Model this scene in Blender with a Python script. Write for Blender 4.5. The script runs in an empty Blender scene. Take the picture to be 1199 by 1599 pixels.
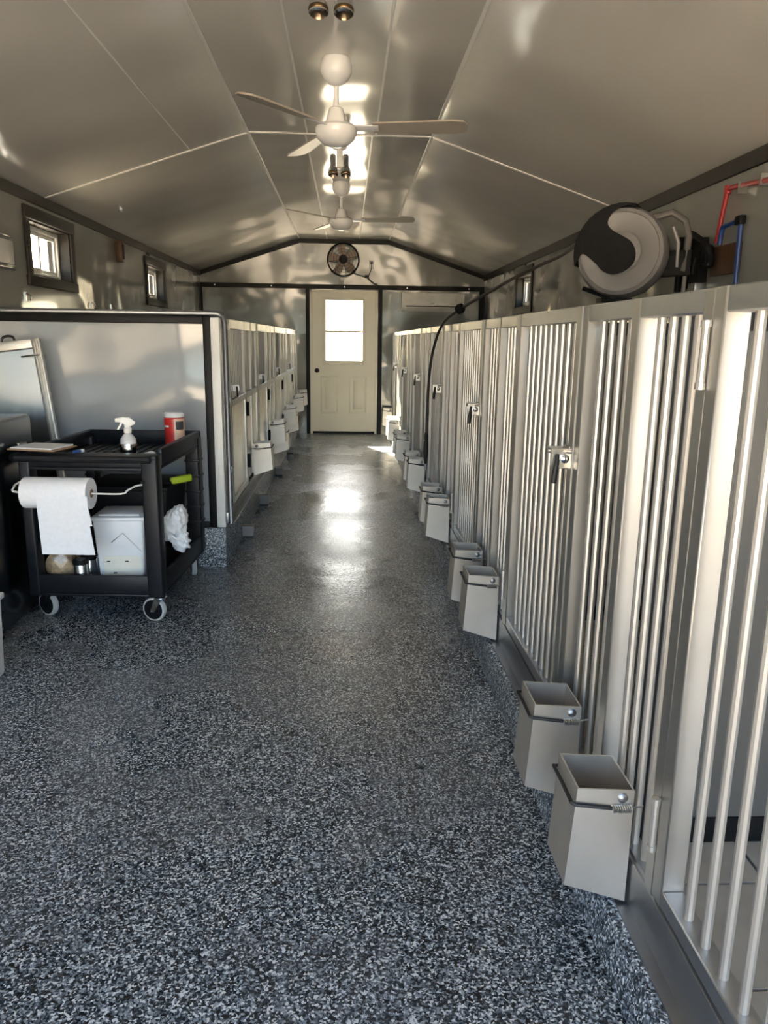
import bpy, bmesh, math, random
from mathutils import Vector, Matrix
random.seed(7)
C = bpy.context.scene.collection
S = bpy.context.scene

# ---------------------------------------------------------------- camera
def set_camera():
    f, pitch, yaw, roll, h = 1181.27, 0.2244, 0.0496, 0.0141, 1.3904
    cy, sy, cp, sp = math.cos(yaw), math.sin(yaw), math.cos(pitch), math.sin(pitch)
    fw = Vector((sy*cp, cy*cp, -sp)); rt = Vector((cy, -sy, 0)); up = rt.cross(fw)
    cr, sr = math.cos(roll), math.sin(roll)
    r2 = cr*rt + sr*up; u2 = -sr*rt + cr*up
    cd = bpy.data.cameras.new('camera'); co = bpy.data.objects.new('camera', cd); C.objects.link(co)
    cd.sensor_fit = 'VERTICAL'; cd.sensor_height = 36.0; cd.lens = f/1599*36.0
    cd.clip_start = 0.02; cd.clip_end = 500
    m = Matrix.Identity(4)
    for i in range(3):
        m[i][0] = r2[i]; m[i][1] = u2[i]; m[i][2] = -fw[i]
    m.translation = Vector((0, 0, h)); co.matrix_world = m
    S.camera = co
set_camera()

# ---------------------------------------------------------------- sky, sun, exposure
SUN_FROM = Vector((-0.78, 1.97, 1.50)).normalized()      # direction towards the sun
w = bpy.data.worlds.new('sky'); S.world = w; w.use_nodes = True
nt = w.node_tree; nt.nodes.clear()
sky = nt.nodes.new('ShaderNodeTexSky'); sky.sky_type = 'NISHITA'; sky.sun_disc = False
sky.sun_elevation = math.asin(SUN_FROM.z); sky.sun_rotation = math.atan2(SUN_FROM.x, SUN_FROM.y)
sky.air_density = 1.0; sky.dust_density = 3.0; sky.ozone_density = 1.0
bg = nt.nodes.new('ShaderNodeBackground'); bg.inputs['Strength'].default_value = 0.40
wo = nt.nodes.new('ShaderNodeOutputWorld')
nt.links.new(sky.outputs['Color'], bg.inputs['Color']); nt.links.new(bg.outputs[0], wo.inputs[0])
sd = bpy.data.lights.new('sun', 'SUN'); sd.energy = 34.0; sd.angle = 0.009; sd.color = (1.0, 0.90, 0.74)
so = bpy.data.objects.new('sun', sd); C.objects.link(so)
so.rotation_euler = SUN_FROM.to_track_quat('Z', 'Y').to_euler()
S.view_settings.view_transform = 'Standard'; S.view_settings.look = 'None'
S.view_settings.gamma = 1.0; S.view_settings.use_curve_mapping = False
S.view_settings.exposure = 1.95

# ---------------------------------------------------------------- helpers
def wm(o):
    m = Matrix.Identity(4)
    while o is not None:
        loc = Matrix.Translation(o.location) @ o.rotation_euler.to_matrix().to_4x4()
        m = loc @ m; o = o.parent
    return m

class MB:
    """collects shapes (world coordinates) and links them as ONE mesh object"""
    def __init__(s): s.bm = bmesh.new()
    def poly(s, pts):
        return s.bm.faces.new([s.bm.verts.new(p) for p in pts])
    def hexa(s, p):
        v = [s.bm.verts.new(q) for q in p]
        for f in ((3, 2, 1, 0), (4, 5, 6, 7), (0, 1, 5, 4), (1, 2, 6, 5), (2, 3, 7, 6), (3, 0, 4, 7)):
            s.bm.faces.new([v[i] for i in f])
        return s
    def box(s, x0, x1, y0, y1, z0, z1):
        return s.hexa([(x0, y0, z0), (x1, y0, z0), (x1, y1, z0), (x0, y1, z0), (x0, y0, z1), (x1, y0, z1), (x1, y1, z1), (x0, y1, z1)])
    def prism(s, pts, d):
        """extrude polygon pts (3D) by vector d"""
        d = Vector(d); a = [s.bm.verts.new(p) for p in pts]; b = [s.bm.verts.new(Vector(p)+d) for p in pts]
        n = len(pts)
        s.bm.faces.new(list(reversed(a))); s.bm.faces.new(b)
        for i in range(n): s.bm.faces.new([a[i], a[(i+1) % n], b[(i+1) % n], b[i]])
        return s
    def tube(s, path, r, n=8, cap=True, closed=False):
        path = [Vector(p) for p in path]; rings = []
        m = len(path); prev = None
        for i, p in enumerate(path):
            if closed: t = path[(i+1) % m]-path[i-1]
            else: t = path[min(i+1, m-1)]-path[max(i-1, 0)]
            t.normalize()
            if prev is None:
                a = Vector((0, 0, 1)) if abs(t.z) < .9 else Vector((1, 0, 0))
                u = t.cross(a).normalized()
            else:
                u = (prev - t*prev.dot(t)).normalized()
            prev = u; v = t.cross(u)
            rr = r[i] if isinstance(r, (list, tuple)) else r
            rings.append([s.bm.verts.new(p+rr*(math.cos(2*math.pi*k/n)*u+math.sin(2*math.pi*k/n)*v)) for k in range(n)])
        for i in range(m if closed else m-1):
            A, B = rings[i], rings[(i+1) % m]
            for k in range(n): s.bm.faces.new([A[k], A[(k+1) % n], B[(k+1) % n], B[k]])
        if cap and not closed:
            s.bm.faces.new(list(reversed(rings[0]))); s.bm.faces.new(rings[-1])
        return s
    def lathe(s, prof, o, axis=(0, 0, 1), n=24):
        """prof: list of (radius, height along axis)"""
        ax = Vector(axis).normalized(); o = Vector(o)
        a = Vector((0, 0, 1)) if abs(ax.z) < .9 else Vector((1, 0, 0))
        u = ax.cross(a).normalized(); v = ax.cross(u); rings = []
        for r, h in prof:
            if r < 1e-6: rings.append([s.bm.verts.new(o+ax*h)])
            else: rings.append([s.bm.verts.new(o+ax*h+r*(math.cos(2*math.pi*k/n)*u+math.sin(2*math.pi*k/n)*v)) for k in range(n)])
        for A, B in zip(rings, rings[1:]):
            for k in range(n):
                k2 = (k+1) % n
                if len(A) == 1 and len(B) == 1: continue
                if len(A) == 1: s.bm.faces.new([A[0], B[k], B[k2]])
                elif len(B) == 1: s.bm.faces.new([A[k], A[k2], B[0]])
                else: s.bm.faces.new([A[k], A[k2], B[k2], B[k]])
        if len(rings[0]) > 1: s.bm.faces.new(list(reversed(rings[0])))
        if len(rings[-1]) > 1: s.bm.faces.new(rings[-1])
        return s
    def build(s, name, mat, parent=None, bevel=0, seg=2, rot=None, mesh_only=False):
        bm = s.bm
        bmesh.ops.recalc_face_normals(bm, faces=bm.faces[:])
        if bevel:
            es = [e for e in bm.edges if len(e.link_faces) == 2 and e.calc_face_angle(0) > .6]
            bmesh.ops.bevel(bm, geom=es, offset=bevel, segments=seg, profile=.5, affect='EDGES', clamp_overlap=True)
        if rot: bmesh.ops.transform(bm, matrix=rot, verts=bm.verts[:])
        if parent is not None:
            bmesh.ops.transform(bm, matrix=wm(parent).inverted(), verts=bm.verts[:])
        for f in bm.faces: f.smooth = True
        for e in bm.edges:
            if len(e.link_faces) == 2 and e.calc_face_angle(0) > .62: e.smooth = False
        me = bpy.data.meshes.new(name); bm.to_mesh(me); bm.free(); me.materials.append(mat)
        o = bpy.data.objects.new(name, me); C.objects.link(o)
        if parent is not None: o.parent = parent
        return o

def base_at(o, loc):
    """move a top-level mesh's origin to loc, keeping its geometry where it is"""
    o.data.transform(Matrix.Translation(-Vector(loc))); o.location = loc
    return o
def tag(o, label, cat, group=None):
    o['label'] = label; o['category'] = cat
    if group: o['group'] = group
    return o
def thing(name, label, cat, loc=(0, 0, 0), rotz=0, group=None):
    o = bpy.data.objects.new(name, None); C.objects.link(o); o.empty_display_size = .1
    o.location = loc; o.rotation_euler = (0, 0, rotz)
    return tag(o, label, cat, group)
def struct(o):
    o['kind'] = 'structure'; return o
def sempty(name, loc=(0, 0, 0)):
    o = bpy.data.objects.new(name, None); C.objects.link(o); o.location = loc; o.empty_display_size = .1
    return struct(o)
def dup(root, loc, label, group=None, rotz=None):
    r = root.copy(); C.objects.link(r); r.location = loc; r['label'] = label
    if group: r['group'] = group
    if rotz is not None: r.rotation_euler = (0, 0, rotz)
    for ch in [c for c in C.objects if c.parent == root]:
        c = ch.copy(); C.objects.link(c); c.parent = r
        for g in [q for q in C.objects if q.parent == ch]:
            d = g.copy(); C.objects.link(d); d.parent = c
    return r
def inst(o, loc, parent):
    c = o.copy(); C.objects.link(c); c.location = loc; c.parent = parent; return c
def smooth(pts, n=5):
    pts = [Vector(p) for p in pts]; out = []
    for i in range(len(pts)-1):
        p0, p1, p2, p3 = pts[max(i-1, 0)], pts[i], pts[i+1], pts[min(i+2, len(pts)-1)]
        for k in range(n):
            t = k/n; out.append(.5*((2*p1)+(-p0+p2)*t+(2*p0-5*p1+4*p2-p3)*t*t+(-p0+3*p1-3*p2+p3)*t**3))
    out.append(pts[-1]); return out
ORD = ['nearest', 'second', 'third', 'fourth', 'fifth', 'sixth', 'seventh', 'eighth', 'ninth', 'tenth', 'eleventh', 'twelfth', 'thirteenth', 'fourteenth']

# ---------------------------------------------------------------- materials
def mat(name, col, rough=.5, metal=0, spec=.5, coat=0, noise=None, bump=None, alpha=None, trans=0, stretch=None):
    """noise=(scale, amount): colour variation; bump=(scale, strength, distance); stretch=(x,y,z) scale of coordinates"""
    m = bpy.data.materials.new(name); m.use_nodes = True; t = m.node_tree
    b = t.nodes['Principled BSDF']
    b.inputs['Base Color'].default_value = (*col, 1); b.inputs['Roughness'].default_value = rough
    b.inputs['Metallic'].default_value = metal; b.inputs['Specular IOR Level'].default_value = spec
    b.inputs['Coat Weight'].default_value = coat; b.inputs['Coat Roughness'].default_value = .08
    b.inputs['Transmission Weight'].default_value = trans
    if alpha is not None: b.inputs['Alpha'].default_value = alpha
    tc = t.nodes.new('ShaderNodeTexCoord'); mp = t.nodes.new('ShaderNodeMapping')
    t.links.new(tc.outputs['Object'], mp.inputs['Vector'])
    if stretch: mp.inputs['Scale'].default_value = stretch
    if noise is None: noise = (6.0, .08)
    n = t.nodes.new('ShaderNodeTexNoise'); n.inputs['Scale'].default_value = noise[0]; n.inputs['Detail'].default_value = 5
    t.links.new(mp.outputs[0], n.inputs['Vector'])
    r = t.nodes.new('ShaderNodeValToRGB')
    k = noise[1]
    r.color_ramp.elements[0].position = .3; r.color_ramp.elements[1].position = .7
    r.color_ramp.elements[0].color = (*[max(0, c*(1-k)) for c in col], 1)
    r.color_ramp.elements[1].color = (*[min(1, c*(1+k)) for c in col], 1)
    t.links.new(n.outputs['Fac'], r.inputs[0]); t.links.new(r.outputs[0], b.inputs['Base Color'])
    if bump:
        n2 = t.nodes.new('ShaderNodeTexNoise'); n2.inputs['Scale'].default_value = bump[0]; n2.inputs['Detail'].default_value = 1.0
        t.links.new(mp.outputs[0], n2.inputs['Vector'])
        bp = t.nodes.new('ShaderNodeBump'); bp.inputs['Strength'].default_value = bump[1]; bp.inputs['Distance'].default_value = bump[2]
        t.links.new(n2.outputs['Fac'], bp.inputs['Height']); t.links.new(bp.outputs[0], b.inputs['Normal'])
    return m

def metal_mat(name, col, r0, r1, stretch, bump=.03, tint=.12):
    """brushed aluminium: streaky roughness and faint colour patches"""
    m = mat(name, col, r0, 1.0, noise=(3.5, tint), stretch=None)
    t = m.node_tree; b = t.nodes['Principled BSDF']
    tc = t.nodes.new('ShaderNodeTexCoord'); mp = t.nodes.new('ShaderNodeMapping'); mp.inputs['Scale'].default_value = stretch
    t.links.new(tc.outputs['Object'], mp.inputs['Vector'])
    n = t.nodes.new('ShaderNodeTexNoise'); n.inputs['Scale'].default_value = 4; n.inputs['Detail'].default_value = 6
    t.links.new(mp.outputs[0], n.inputs['Vector'])
    mr = t.nodes.new('ShaderNodeMapRange'); mr.inputs['To Min'].default_value = r0; mr.inputs['To Max'].default_value = r1
    t.links.new(n.outputs['Fac'], mr.inputs['Value']); t.links.new(mr.outputs[0], b.inputs['Roughness'])
    bp = t.nodes.new('ShaderNodeBump'); bp.inputs['Strength'].default_value = bump; bp.inputs['Distance'].default_value = .01
    t.links.new(n.outputs['Fac'], bp.inputs['Height']); t.links.new(bp.outputs[0], b.inputs['Normal'])
    return m

def flake_mat(name, lift=1.0, rough=.2, bumps=.25, scale=210):
    m = bpy.data.materials.new(name); m.use_nodes = True; t = m.node_tree; b = t.nodes['Principled BSDF']
    tc = t.nodes.new('ShaderNodeTexCoord')
    nz = t.nodes.new('ShaderNodeTexNoise'); nz.inputs['Scale'].default_value = 90; nz.inputs['Detail'].default_value = 2
    t.links.new(tc.outputs['Object'], nz.inputs['Vector'])
    mx = t.nodes.new('ShaderNodeVectorMath'); mx.operation = 'MULTIPLY_ADD'; mx.inputs[1].default_value = (.012, .012, .012)
    t.links.new(nz.outputs['Color'], mx.inputs[0]); t.links.new(tc.outputs['Object'], mx.inputs[2])
    v = t.nodes.new('ShaderNodeTexVoronoi'); v.inputs['Scale'].default_value = scale
    t.links.new(mx.outputs[0], v.inputs['Vector'])
    sp = t.nodes.new('ShaderNodeSeparateColor'); t.links.new(v.outputs['Color'], sp.inputs[0])
    r = t.nodes.new('ShaderNodeValToRGB'); r.color_ramp.interpolation = 'CONSTANT'
    els = [(0, (.008, .010, .012)), (.27, (.035, .043, .051)), (.47, (.11, .13, .15)), (.66, (.25, .285, .31)), (.84, (.60, .63, .64))]
    cr = r.color_ramp
    while len(cr.elements) < len(els): cr.elements.new(.5)
    for e, (p, c) in zip(cr.elements, els): e.position = p; e.color = (*[min(1, q*lift) for q in c], 1)
    t.links.new(sp.outputs[0], r.inputs[0]); t.links.new(r.outputs[0], b.inputs['Base Color'])
    n2 = t.nodes.new('ShaderNodeTexNoise'); n2.inputs['Scale'].default_value = 1.3; n2.inputs['Detail'].default_value = 4
    t.links.new(tc.outputs['Object'], n2.inputs['Vector'])
    mr = t.nodes.new('ShaderNodeMapRange'); mr.inputs['From Min'].default_value = .3; mr.inputs['From Max'].default_value = .7
    mr.inputs['To Min'].default_value = rough*.75; mr.inputs['To Max'].default_value = rough*2.0
    t.links.new(n2.outputs['Fac'], mr.inputs['Value']); t.links.new(mr.outputs[0], b.inputs['Roughness'])
    n3 = t.nodes.new('ShaderNodeTexNoise'); n3.inputs['Scale'].default_value = 60; n3.inputs['Detail'].default_value = 2
    t.links.new(tc.outputs['Object'], n3.inputs['Vector'])
    bp = t.nodes.new('ShaderNodeBump'); bp.inputs['Strength'].default_value = bumps; bp.inputs['Distance'].default_value = .004
    n4 = t.nodes.new('ShaderNodeTexNoise'); n4.inputs['Scale'].default_value = 7; n4.inputs['Detail'].default_value = 3
    t.links.new(tc.outputs['Object'], n4.inputs['Vector'])
    b4 = t.nodes.new('ShaderNodeBump'); b4.inputs['Strength'].default_value = bumps; b4.inputs['Distance'].default_value = .010
    t.links.new(n4.outputs['Fac'], b4.inputs['Height']); t.links.new(b4.outputs[0], bp.inputs['Normal'])
    t.links.new(n3.outputs['Fac'], bp.inputs['Height']); t.links.new(bp.outputs[0], b.inputs['Normal'])
    b.inputs['Specular IOR Level'].default_value = .5
    return m

def glass_mat(name, tint=(1, 1, 1)):
    m = bpy.data.materials.new(name); m.use_nodes = True; t = m.node_tree; t.nodes.clear()
    o = t.nodes.new('ShaderNodeOutputMaterial'); mx = t.nodes.new('ShaderNodeMixShader')
    tr = t.nodes.new('ShaderNodeBsdfTransparent'); tr.inputs[0].default_value = (*tint, 1)
    gl = t.nodes.new('ShaderNodeBsdfGlossy'); gl.inputs['Roughness'].default_value = .03
    lw = t.nodes.new('ShaderNodeLayerWeight'); lw.inputs['Blend'].default_value = .5
    pw = t.nodes.new('ShaderNodeMath'); pw.operation = 'POWER'; pw.inputs[1].default_value = 5
    fr = t.nodes.new('ShaderNodeMath'); fr.operation = 'MULTIPLY_ADD'; fr.inputs[1].default_value = .9; fr.inputs[2].default_value = .04
    t.links.new(lw.outputs['Facing'], pw.inputs[0]); t.links.new(pw.outputs[0], fr.inputs[0])
    t.links.new(fr.outputs[0], mx.inputs[0]); t.links.new(tr.outputs[0], mx.inputs[1]); t.links.new(gl.outputs[0], mx.inputs[2])
    t.links.new(mx.outputs[0], o.inputs[0]); return m

M = {}
M['ceiling'] = mat('glossy_ceiling_panel', (.68, .66, .615), .12, spec=.6, coat=.2, noise=(1.2, .05), bump=(1.1, .42, .08))
M['wall'] = mat('glossy_grey_wall_panel', (.27, .275, .255), .10, spec=.6, coat=.3, noise=(1.0, .05), bump=(1.6, .9, .07))
M['seam'] = mat('pale_seam_strip', (.72, .71, .68), .3)
M['black_trim'] = mat('black_trim', (.006, .0055, .0055), .5, spec=.25, noise=(20, .3))
M['brown_trim'] = mat('dark_brown_board', (.020, .017, .013), .5, spec=.3, noise=(14, .3), stretch=(1, .1, 1))
M['floor'] = flake_mat('epoxy_flake_floor', 1.0)
M['curb'] = flake_mat('epoxy_flake_curb', 1.2, .3)
M['joint'] = mat('concrete_joint', (.03, .03, .03), .6)
M['alu'] = metal_mat('brushed_aluminium', (.55, .535, .50), .40, .52, (8, 8, .8), .012)
M['alu_h'] = metal_mat('brushed_aluminium_long', (.50, .51, .52), .3, .5, (8, .8, 8))
M['alu_bar'] = metal_mat('aluminium_round_bar', (.58, .56, .52), .44, .52, (3, 3, .6), 0, .05)
M['alu_bar'].node_tree.nodes['Principled BSDF'].inputs['Metallic'].default_value = .8
M['alu_sheet'] = metal_mat('aluminium_sheet', (.70, .67, .60), .24, .42, (.6, .6, 8), .04)
M['alu_dark'] = metal_mat('weathered_aluminium', (.40, .405, .41), .34, .5, (6, 1, 6))
M['steel'] = metal_mat('stainless_steel', (.52, .525, .53), .16, .3, (6, 6, .5), .02, .06)
M['dark_steel'] = metal_mat('dark_stainless_steel', (.20, .205, .21), .16, .3, (6, 6, .5), .02, .06)
M['bucket'] = metal_mat('bucket_sheet_metal', (.66, .61, .54), .36, .5, (7, 7, 1.2), .015)
M['bucket'].node_tree.nodes['Principled BSDF'].inputs['Metallic'].default_value = .75
M['partition'] = mat('grey_partition_plastic', (.115, .11, .10), .25, noise=(1.5, .06), bump=(2.2, .3, .03))
M['pale_panel'] = mat('pale_glossy_panel', (.34, .365, .39), .12, spec=.6, noise=(1.0, .03), bump=(1.5, .9, .07))
M['tile'] = mat('beige_floor_tile', (.36, .335, .29), .35, noise=(9, .12))
M['white'] = mat('white_plastic', (.84, .83, .80), .35)
M['fan_white'] = mat('white_enamel', (.80, .80, .80), .22)
M['blade'] = mat('tan_fan_blade', (.36, .32, .27), .4)
M['door'] = mat('cream_door_paint', (.86, .82, .70), .35, noise=(2, .03))
M['dark_wood'] = mat('wood_board', (.075, .036, .018), .55, noise=(12, .3), stretch=(1, 8, 1))
M['brass'] = mat('brass', (.25, .17, .09), .3, 1)
M['black'] = mat('black_plastic', (.008, .008, .009), .55, spec=.15, noise=(25, .25))
M['cart'] = mat('black_cart_plastic', (.010, .0105, .013), .40, spec=.3, noise=(30, .25), bump=(120, .12, .003))
M['rubber'] = mat('black_rubber', (.012, .012, .012), .55)
M['hose'] = mat('dark_grey_hose', (.035, .033, .03), .5)
M['reel_grey'] = mat('grey_reel_plastic', (.23, .22, .22), .38)
M['reel_dark'] = mat('dark_grey_reel_plastic', (.12, .115, .11), .42)
M['red_pipe'] = mat('red_pipe', (.34, .012, .018), .35)
M['blue_pipe'] = mat('blue_pipe', (.008, .045, .20), .35)
M['chrome'] = mat('chrome', (.7, .69, .67), .12, 1)
M['zinc'] = mat('zinc_latch', (.55, .55, .53), .3, 1)
M['paper'] = mat('paper_towel', (.86, .87, .9), .85, noise=(60, .03), bump=(220, .2, .003))
M['tub'] = mat('white_tub_plastic', (.74, .77, .80), .42)
M['tub_label'] = mat('cream_label', (.78, .77, .68), .6)
M['ink'] = mat('dark_ink', (.05, .05, .06), .6)
M['bag'] = mat('white_plastic_bag', (.8, .82, .85), .35, bump=(28, .6, .02))
M['tan'] = mat('tan_treats', (.50, .34, .19), .7, noise=(40, .3), bump=(70, .6, .01))
M['clear'] = glass_mat('clear_film', (.93, .94, .95))
M['glass'] = glass_mat('window_glass', (.96, .98, .97))
M['red_label'] = mat('red_wrap', (.55, .03, .03), .35)
M['peach'] = mat('peach_wrap', (.72, .50, .38), .4)
M['blue_label'] = mat('blue_wrap', (.03, .08, .25), .35)
M['clear_plastic'] = mat('milky_spray_plastic', (.78, .80, .84), .2, trans=.25)
M['green'] = mat('neon_green_grip', (.42, .58, .03), .4)
M['board'] = mat('brown_clipboard', (.30, .19, .11), .5)
M['tyre'] = mat('grey_tyre', (.52, .51, .48), .5)
M['amber'] = mat('smoky_blade', (.33, .25, .21), .3)
M['ground'] = mat('gravel_ground', (.57, .485, .37), .9, noise=(3, .25))
M['outside'] = mat('outside_siding', (.42, .38, .32), .8)

# ---------------------------------------------------------------- dimensions
XL, XR, YB, YF = -2.11, 1.977, 11.37, -0.85
ZE, ZC = 2.315, 2.772            # eave, flat ceiling
CL, CR = -0.694, 0.582           # creases
FX, LX = 0.66, -0.74             # kennel fronts
def zslope(x):
    if x <= CL: return ZE+(x-XL)*(ZC-ZE)/(CL-XL)
    if x >= CR: return ZE+(XR-x)*(ZC-ZE)/(XR-CR)
    return ZC

# ---------------------------------------------------------------- ground and floor
o = MB(); o.poly([(-60, -60, -.16), (60, -60, -.16), (60, 70, -.16), (-60, 70, -.16)])
struct(o.build('ground', M['ground']))
flo = MB().box(XL-.15, XR+.15, YF-.15, YB+.15, -.15, -.03).build('floor', M['joint']); struct(flo)
js = [YF-.15, 3.475, 5.837, 8.55, YB+.15]
for a, b in zip(js, js[1:]):
    MB().box(XL-.15, XR+.15, a+.002, b-.002, -.029, 0).build('slab', M['floor'], flo, bevel=.002, seg=1)

# curbs
struct(MB().hexa([(.585, YF, 0), (XR, YF, 0), (XR, YB, 0), (.585, YB, 0), (.612, YF, .10), (XR, YF, .10), (XR, YB, .10), (.612, YB, .10)]).build('curb_right', M['curb'], bevel=.006))
struct(MB().box(XL, LX-.004, 4.54, YB, 0, .247).build('curb_left', M['curb'], bevel=.006))
# tiled kennel floors (tiles with black joints)
def tiled(name, x0, x1, y0, y1, z, s=.305):
    root = struct(MB().box(x0, x1, y0, y1, z-.003, z+.003).build(name, M['black_trim']))
    y = y0
    proto = None
    while y < y1-.02:
        x = x0; ye = min(y+s, y1)
        while x < x1-.02:
            xe = min(x+s, x1)
            MB().box(x+.004, xe-.004, y+.004, ye-.004, z+.0035, z+.012).build('tile', M['tile'], root)
            x += s
        y += s
tiled('floor_kennel_right', .715, XR-.005, .02, 3.70, .105)
tiled('floor_kennel_left', XL+.005, LX-.06, 4.62, 5.8, .252)

# ---------------------------------------------------------------- walls
T = .16
def wall_with_holes(name, xa, xb, holes):
    root = MB()
    ys = [YF] + [v for h in holes for v in h[:2]] + [YB]
    for a, b in zip(ys[::2], ys[1::2]): root.box(xa, xb, a, b, 0, ZE+.02)
    for (a, b, z0, z1) in holes:
        root.box(xa, xb, a, b, 0, z0); root.box(xa, xb, a, b, z1, ZE+.02)
    return struct(root.build(name, M['wall']))
WL = [(5.38, 6.14, 1.775, 2.135), (8.40, 9.14, 1.775, 2.125)]
WR = [(8.42, 9.14, 1.765, 2.12)]
wall_l = wall_with_holes('wall_left', XL-T, XL, WL)
wall_r = wall_with_holes('wall_right', XR, XR+T, WR)
# back wall with the doorway
DX0, DX1, DH = -.553, .433, 2.075
b = MB()
b.prism([(XL-T, YB, 0), (DX0, YB, 0), (DX0, YB, DH), (XL-T, YB, DH)], (0, T, 0))
b.prism([(DX1, YB, 0), (XR+T, YB, 0), (XR+T, YB, DH), (DX1, YB, DH)], (0, T, 0))
b.prism([(XL-T, YB, DH), (XR+T, YB, DH), (XR+T, YB, ZE), (XR, YB, ZE+.02), (CR, YB, ZC+.02), (CL, YB, ZC+.02), (XL, YB, ZE+.02), (XL-T, YB, ZE)], (0, T, 0))
struct(b.build('wall_back', M['wall']))
# front wall behind the camera with the wide open doorway
b = MB()
b.box(XL-T, -1.95, YF-T, YF, 0, 2.3).box(1.85, XR+T, YF-T, YF, 0, 2.3)
b.prism([(XL-T, YF-T, 2.3), (XR+T, YF-T, 2.3), (XR, YF-T, ZE+.02), (CR, YF-T, ZC+.02), (CL, YF-T, ZC+.02), (XL, YF-T, ZE+.02)], (0, T, 0))
struct(b.build('wall_front', M['wall']))

# ---------------------------------------------------------------- ceiling
ceil = MB()
ceil.prism([(XL-.3, YF-.3, ZE+.03), (XL, YF-.3, ZE+.05), (CL, YF-.3, ZC+.06), (CR, YF-.3, ZC+.06), (XR, YF-.3, ZE+.05), (XR+.3, YF-.3, ZE+.03), (XR+.3, YF-.3, ZE+.12), (CR, YF-.3, ZC+.14), (CL, YF-.3, ZC+.14), (XL-.3, YF-.3, ZE+.12)], (0, YB-YF+.6, 0))
ceil = struct(ceil.build('ceiling', M['outside']))
SEAMY = 5.71
def cpanel(x0, x1, y0, y1):
    g = .003
    a = (x0+g, zslope(x0+g)); c = (x1-g, zslope(x1-g))
    MB().prism([(a[0], y0+g, a[1]), (c[0], y0+g, c[1]), (c[0], y0+g, c[1]+.035), (a[0], y0+g, a[1]+.035)], (0, y1-y0-2*g, 0)).build('ceiling_panel', M['ceiling'], ceil)
def cstrip(x0, x1, y0, y1, d=.006):
    a, c = zslope(x0), zslope(x1)
    MB().prism([(x0, y0, a-d), (x1, y0, c-d), (x1, y0, c+.004), (x0, y0, a+.004)], (0, y1-y0, 0)).build('seam_strip', M['seam'], ceil)
for (y0, y1, cuts) in ((YF, SEAMY, (XL, -1.09, CL, -.285, .19, CR, XR)), (SEAMY, YB, (XL, CL, -.30, .165, CR, XR))):
    for x0, x1 in zip(cuts, cuts[1:]): cpanel(x0, x1, y0, y1)
    for x in cuts[1:-1]:
        if x in (CL, CR): continue
        if abs(x) < .4: cstrip(x-.006, x+.006, y0, y1, .003)
        else: cstrip(x-.004, x+.004, y0, y1, .002)
for a, c in ((XL, CL), (CL, CR), (CR, XR)): cstrip(a, c, SEAMY-.012, SEAMY+.012, .006)
for x in (CL, CR): cstrip(x-.009, x+.009, YF, YB, .004)

# ---------------------------------------------------------------- trims
struct(MB().box(XL, XL+.018, YF, YB-.02, ZE-.075, ZE-.004).build('trim_1', M['brown_trim'], bevel=.003, seg=1))
struct(MB().box(XR-.018, XR, YF, YB-.02, ZE-.085, ZE-.004).build('trim_2', M['brown_trim'], bevel=.003, seg=1))
def back_edge(name, x0, x1):
    a, c = zslope(x0)-.004, zslope(x1)-.004
    struct(MB().prism([(x0, YB-.03, a), (x1, YB-.03, c), (x1, YB-.03, c-.06), (x0, YB-.03, a-.06)], (0, .03, 0)).build(name, M['black_trim']))
back_edge('trim_3', XL, CL); back_edge('trim_4', CL, CR); back_edge('trim_5', CR, XR)
t6 = struct(MB().box(XL, XR, YB-.025, YB, 2.085, 2.150).build('trim_6', M['black_trim'], bevel=.003, seg=1))
for x in (-1.9, -1.1, -.05, .85, 1.75):
    MB().lathe([(.006, 0), (.010, .006), (.006, .012), (0, .013)], (x, YB-.025, 2.118), (0, -1, 0), 10).build('screw', M['chrome'], t6)
struct(MB().box(DX0-.058, DX0-.004, YB-.028, YB, 0, 2.085).build('trim_7', M['black_trim'], bevel=.003, seg=1))
struct(MB().box(DX1+.004, DX1+.066, YB-.028, YB, 0, 2.085).build('trim_8', M['black_trim'], bevel=.003, seg=1))
struct(MB().box(XR-.07, XR-.001, YB-.02, YB, .1, 2.085).build('trim_9', M['black_trim']))
struct(MB().box(XL, XL+.03, YB-.02, YB, .1, 2.085).build('trim_10', M['black_trim']))

# ---------------------------------------------------------------- back door
door = sempty('door_1', ((DX0+DX1)/2, YB+.03, 0))
yd = YB+.02
d0, d1 = DX0+.035, DX1-.035
gx0, gx1, gz0, gz1 = -.335, .225, 1.045, 1.945
b = MB()   # slab with a glazed opening and two recessed panels
b.box(d0, gx0, yd, yd+.045, .03, 2.04).box(gx1, d1, yd, yd+.045, .03, 2.04)
b.box(gx0, gx1, yd, yd+.045, gz1, 2.04).box(gx0, gx1, yd, yd+.045, .03, gz0)
b.build('door_slab', M['door'], door)
f = MB().box(DX0, d0-.004, YB+.0, YB+.1, 0, DH).box(d1+.004, DX1, YB, YB+.1, 0, DH).box(DX0, DX1, YB, YB+.1, 2.045, DH)
f.build('door_frame', M['door'], door)
MB().box(DX0, d0+.02, yd+.047, YB+.10, 0, DH).box(d1-.02, DX1, yd+.047, YB+.10, 0, DH).box(DX0, DX1, yd+.047, YB+.10, 2.025, DH).build('door_stop', M['door'], door)
MB().box(d0, d1, YB-.005, YB+.08, 0, .032).build('threshold', M['black_trim'], door)
for (a, c) in ((-.40, -.14), (.02, .28)):
    p = MB()
    for (x0, x1, z0, z1) in ((a, c, .30, .325), (a, c, .825, .85), (a, a+.025, .325, .825), (c-.025, c, .325, .825)):
        p.box(x0, x1, yd-.007, yd+.002, z0, z1)
    p.box(a+.06, c-.06, yd-.006, yd+.002, .36, .79)
    p.build('raised_panel', M['door'], door, bevel=.004, seg=2)
gf = MB()
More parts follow.
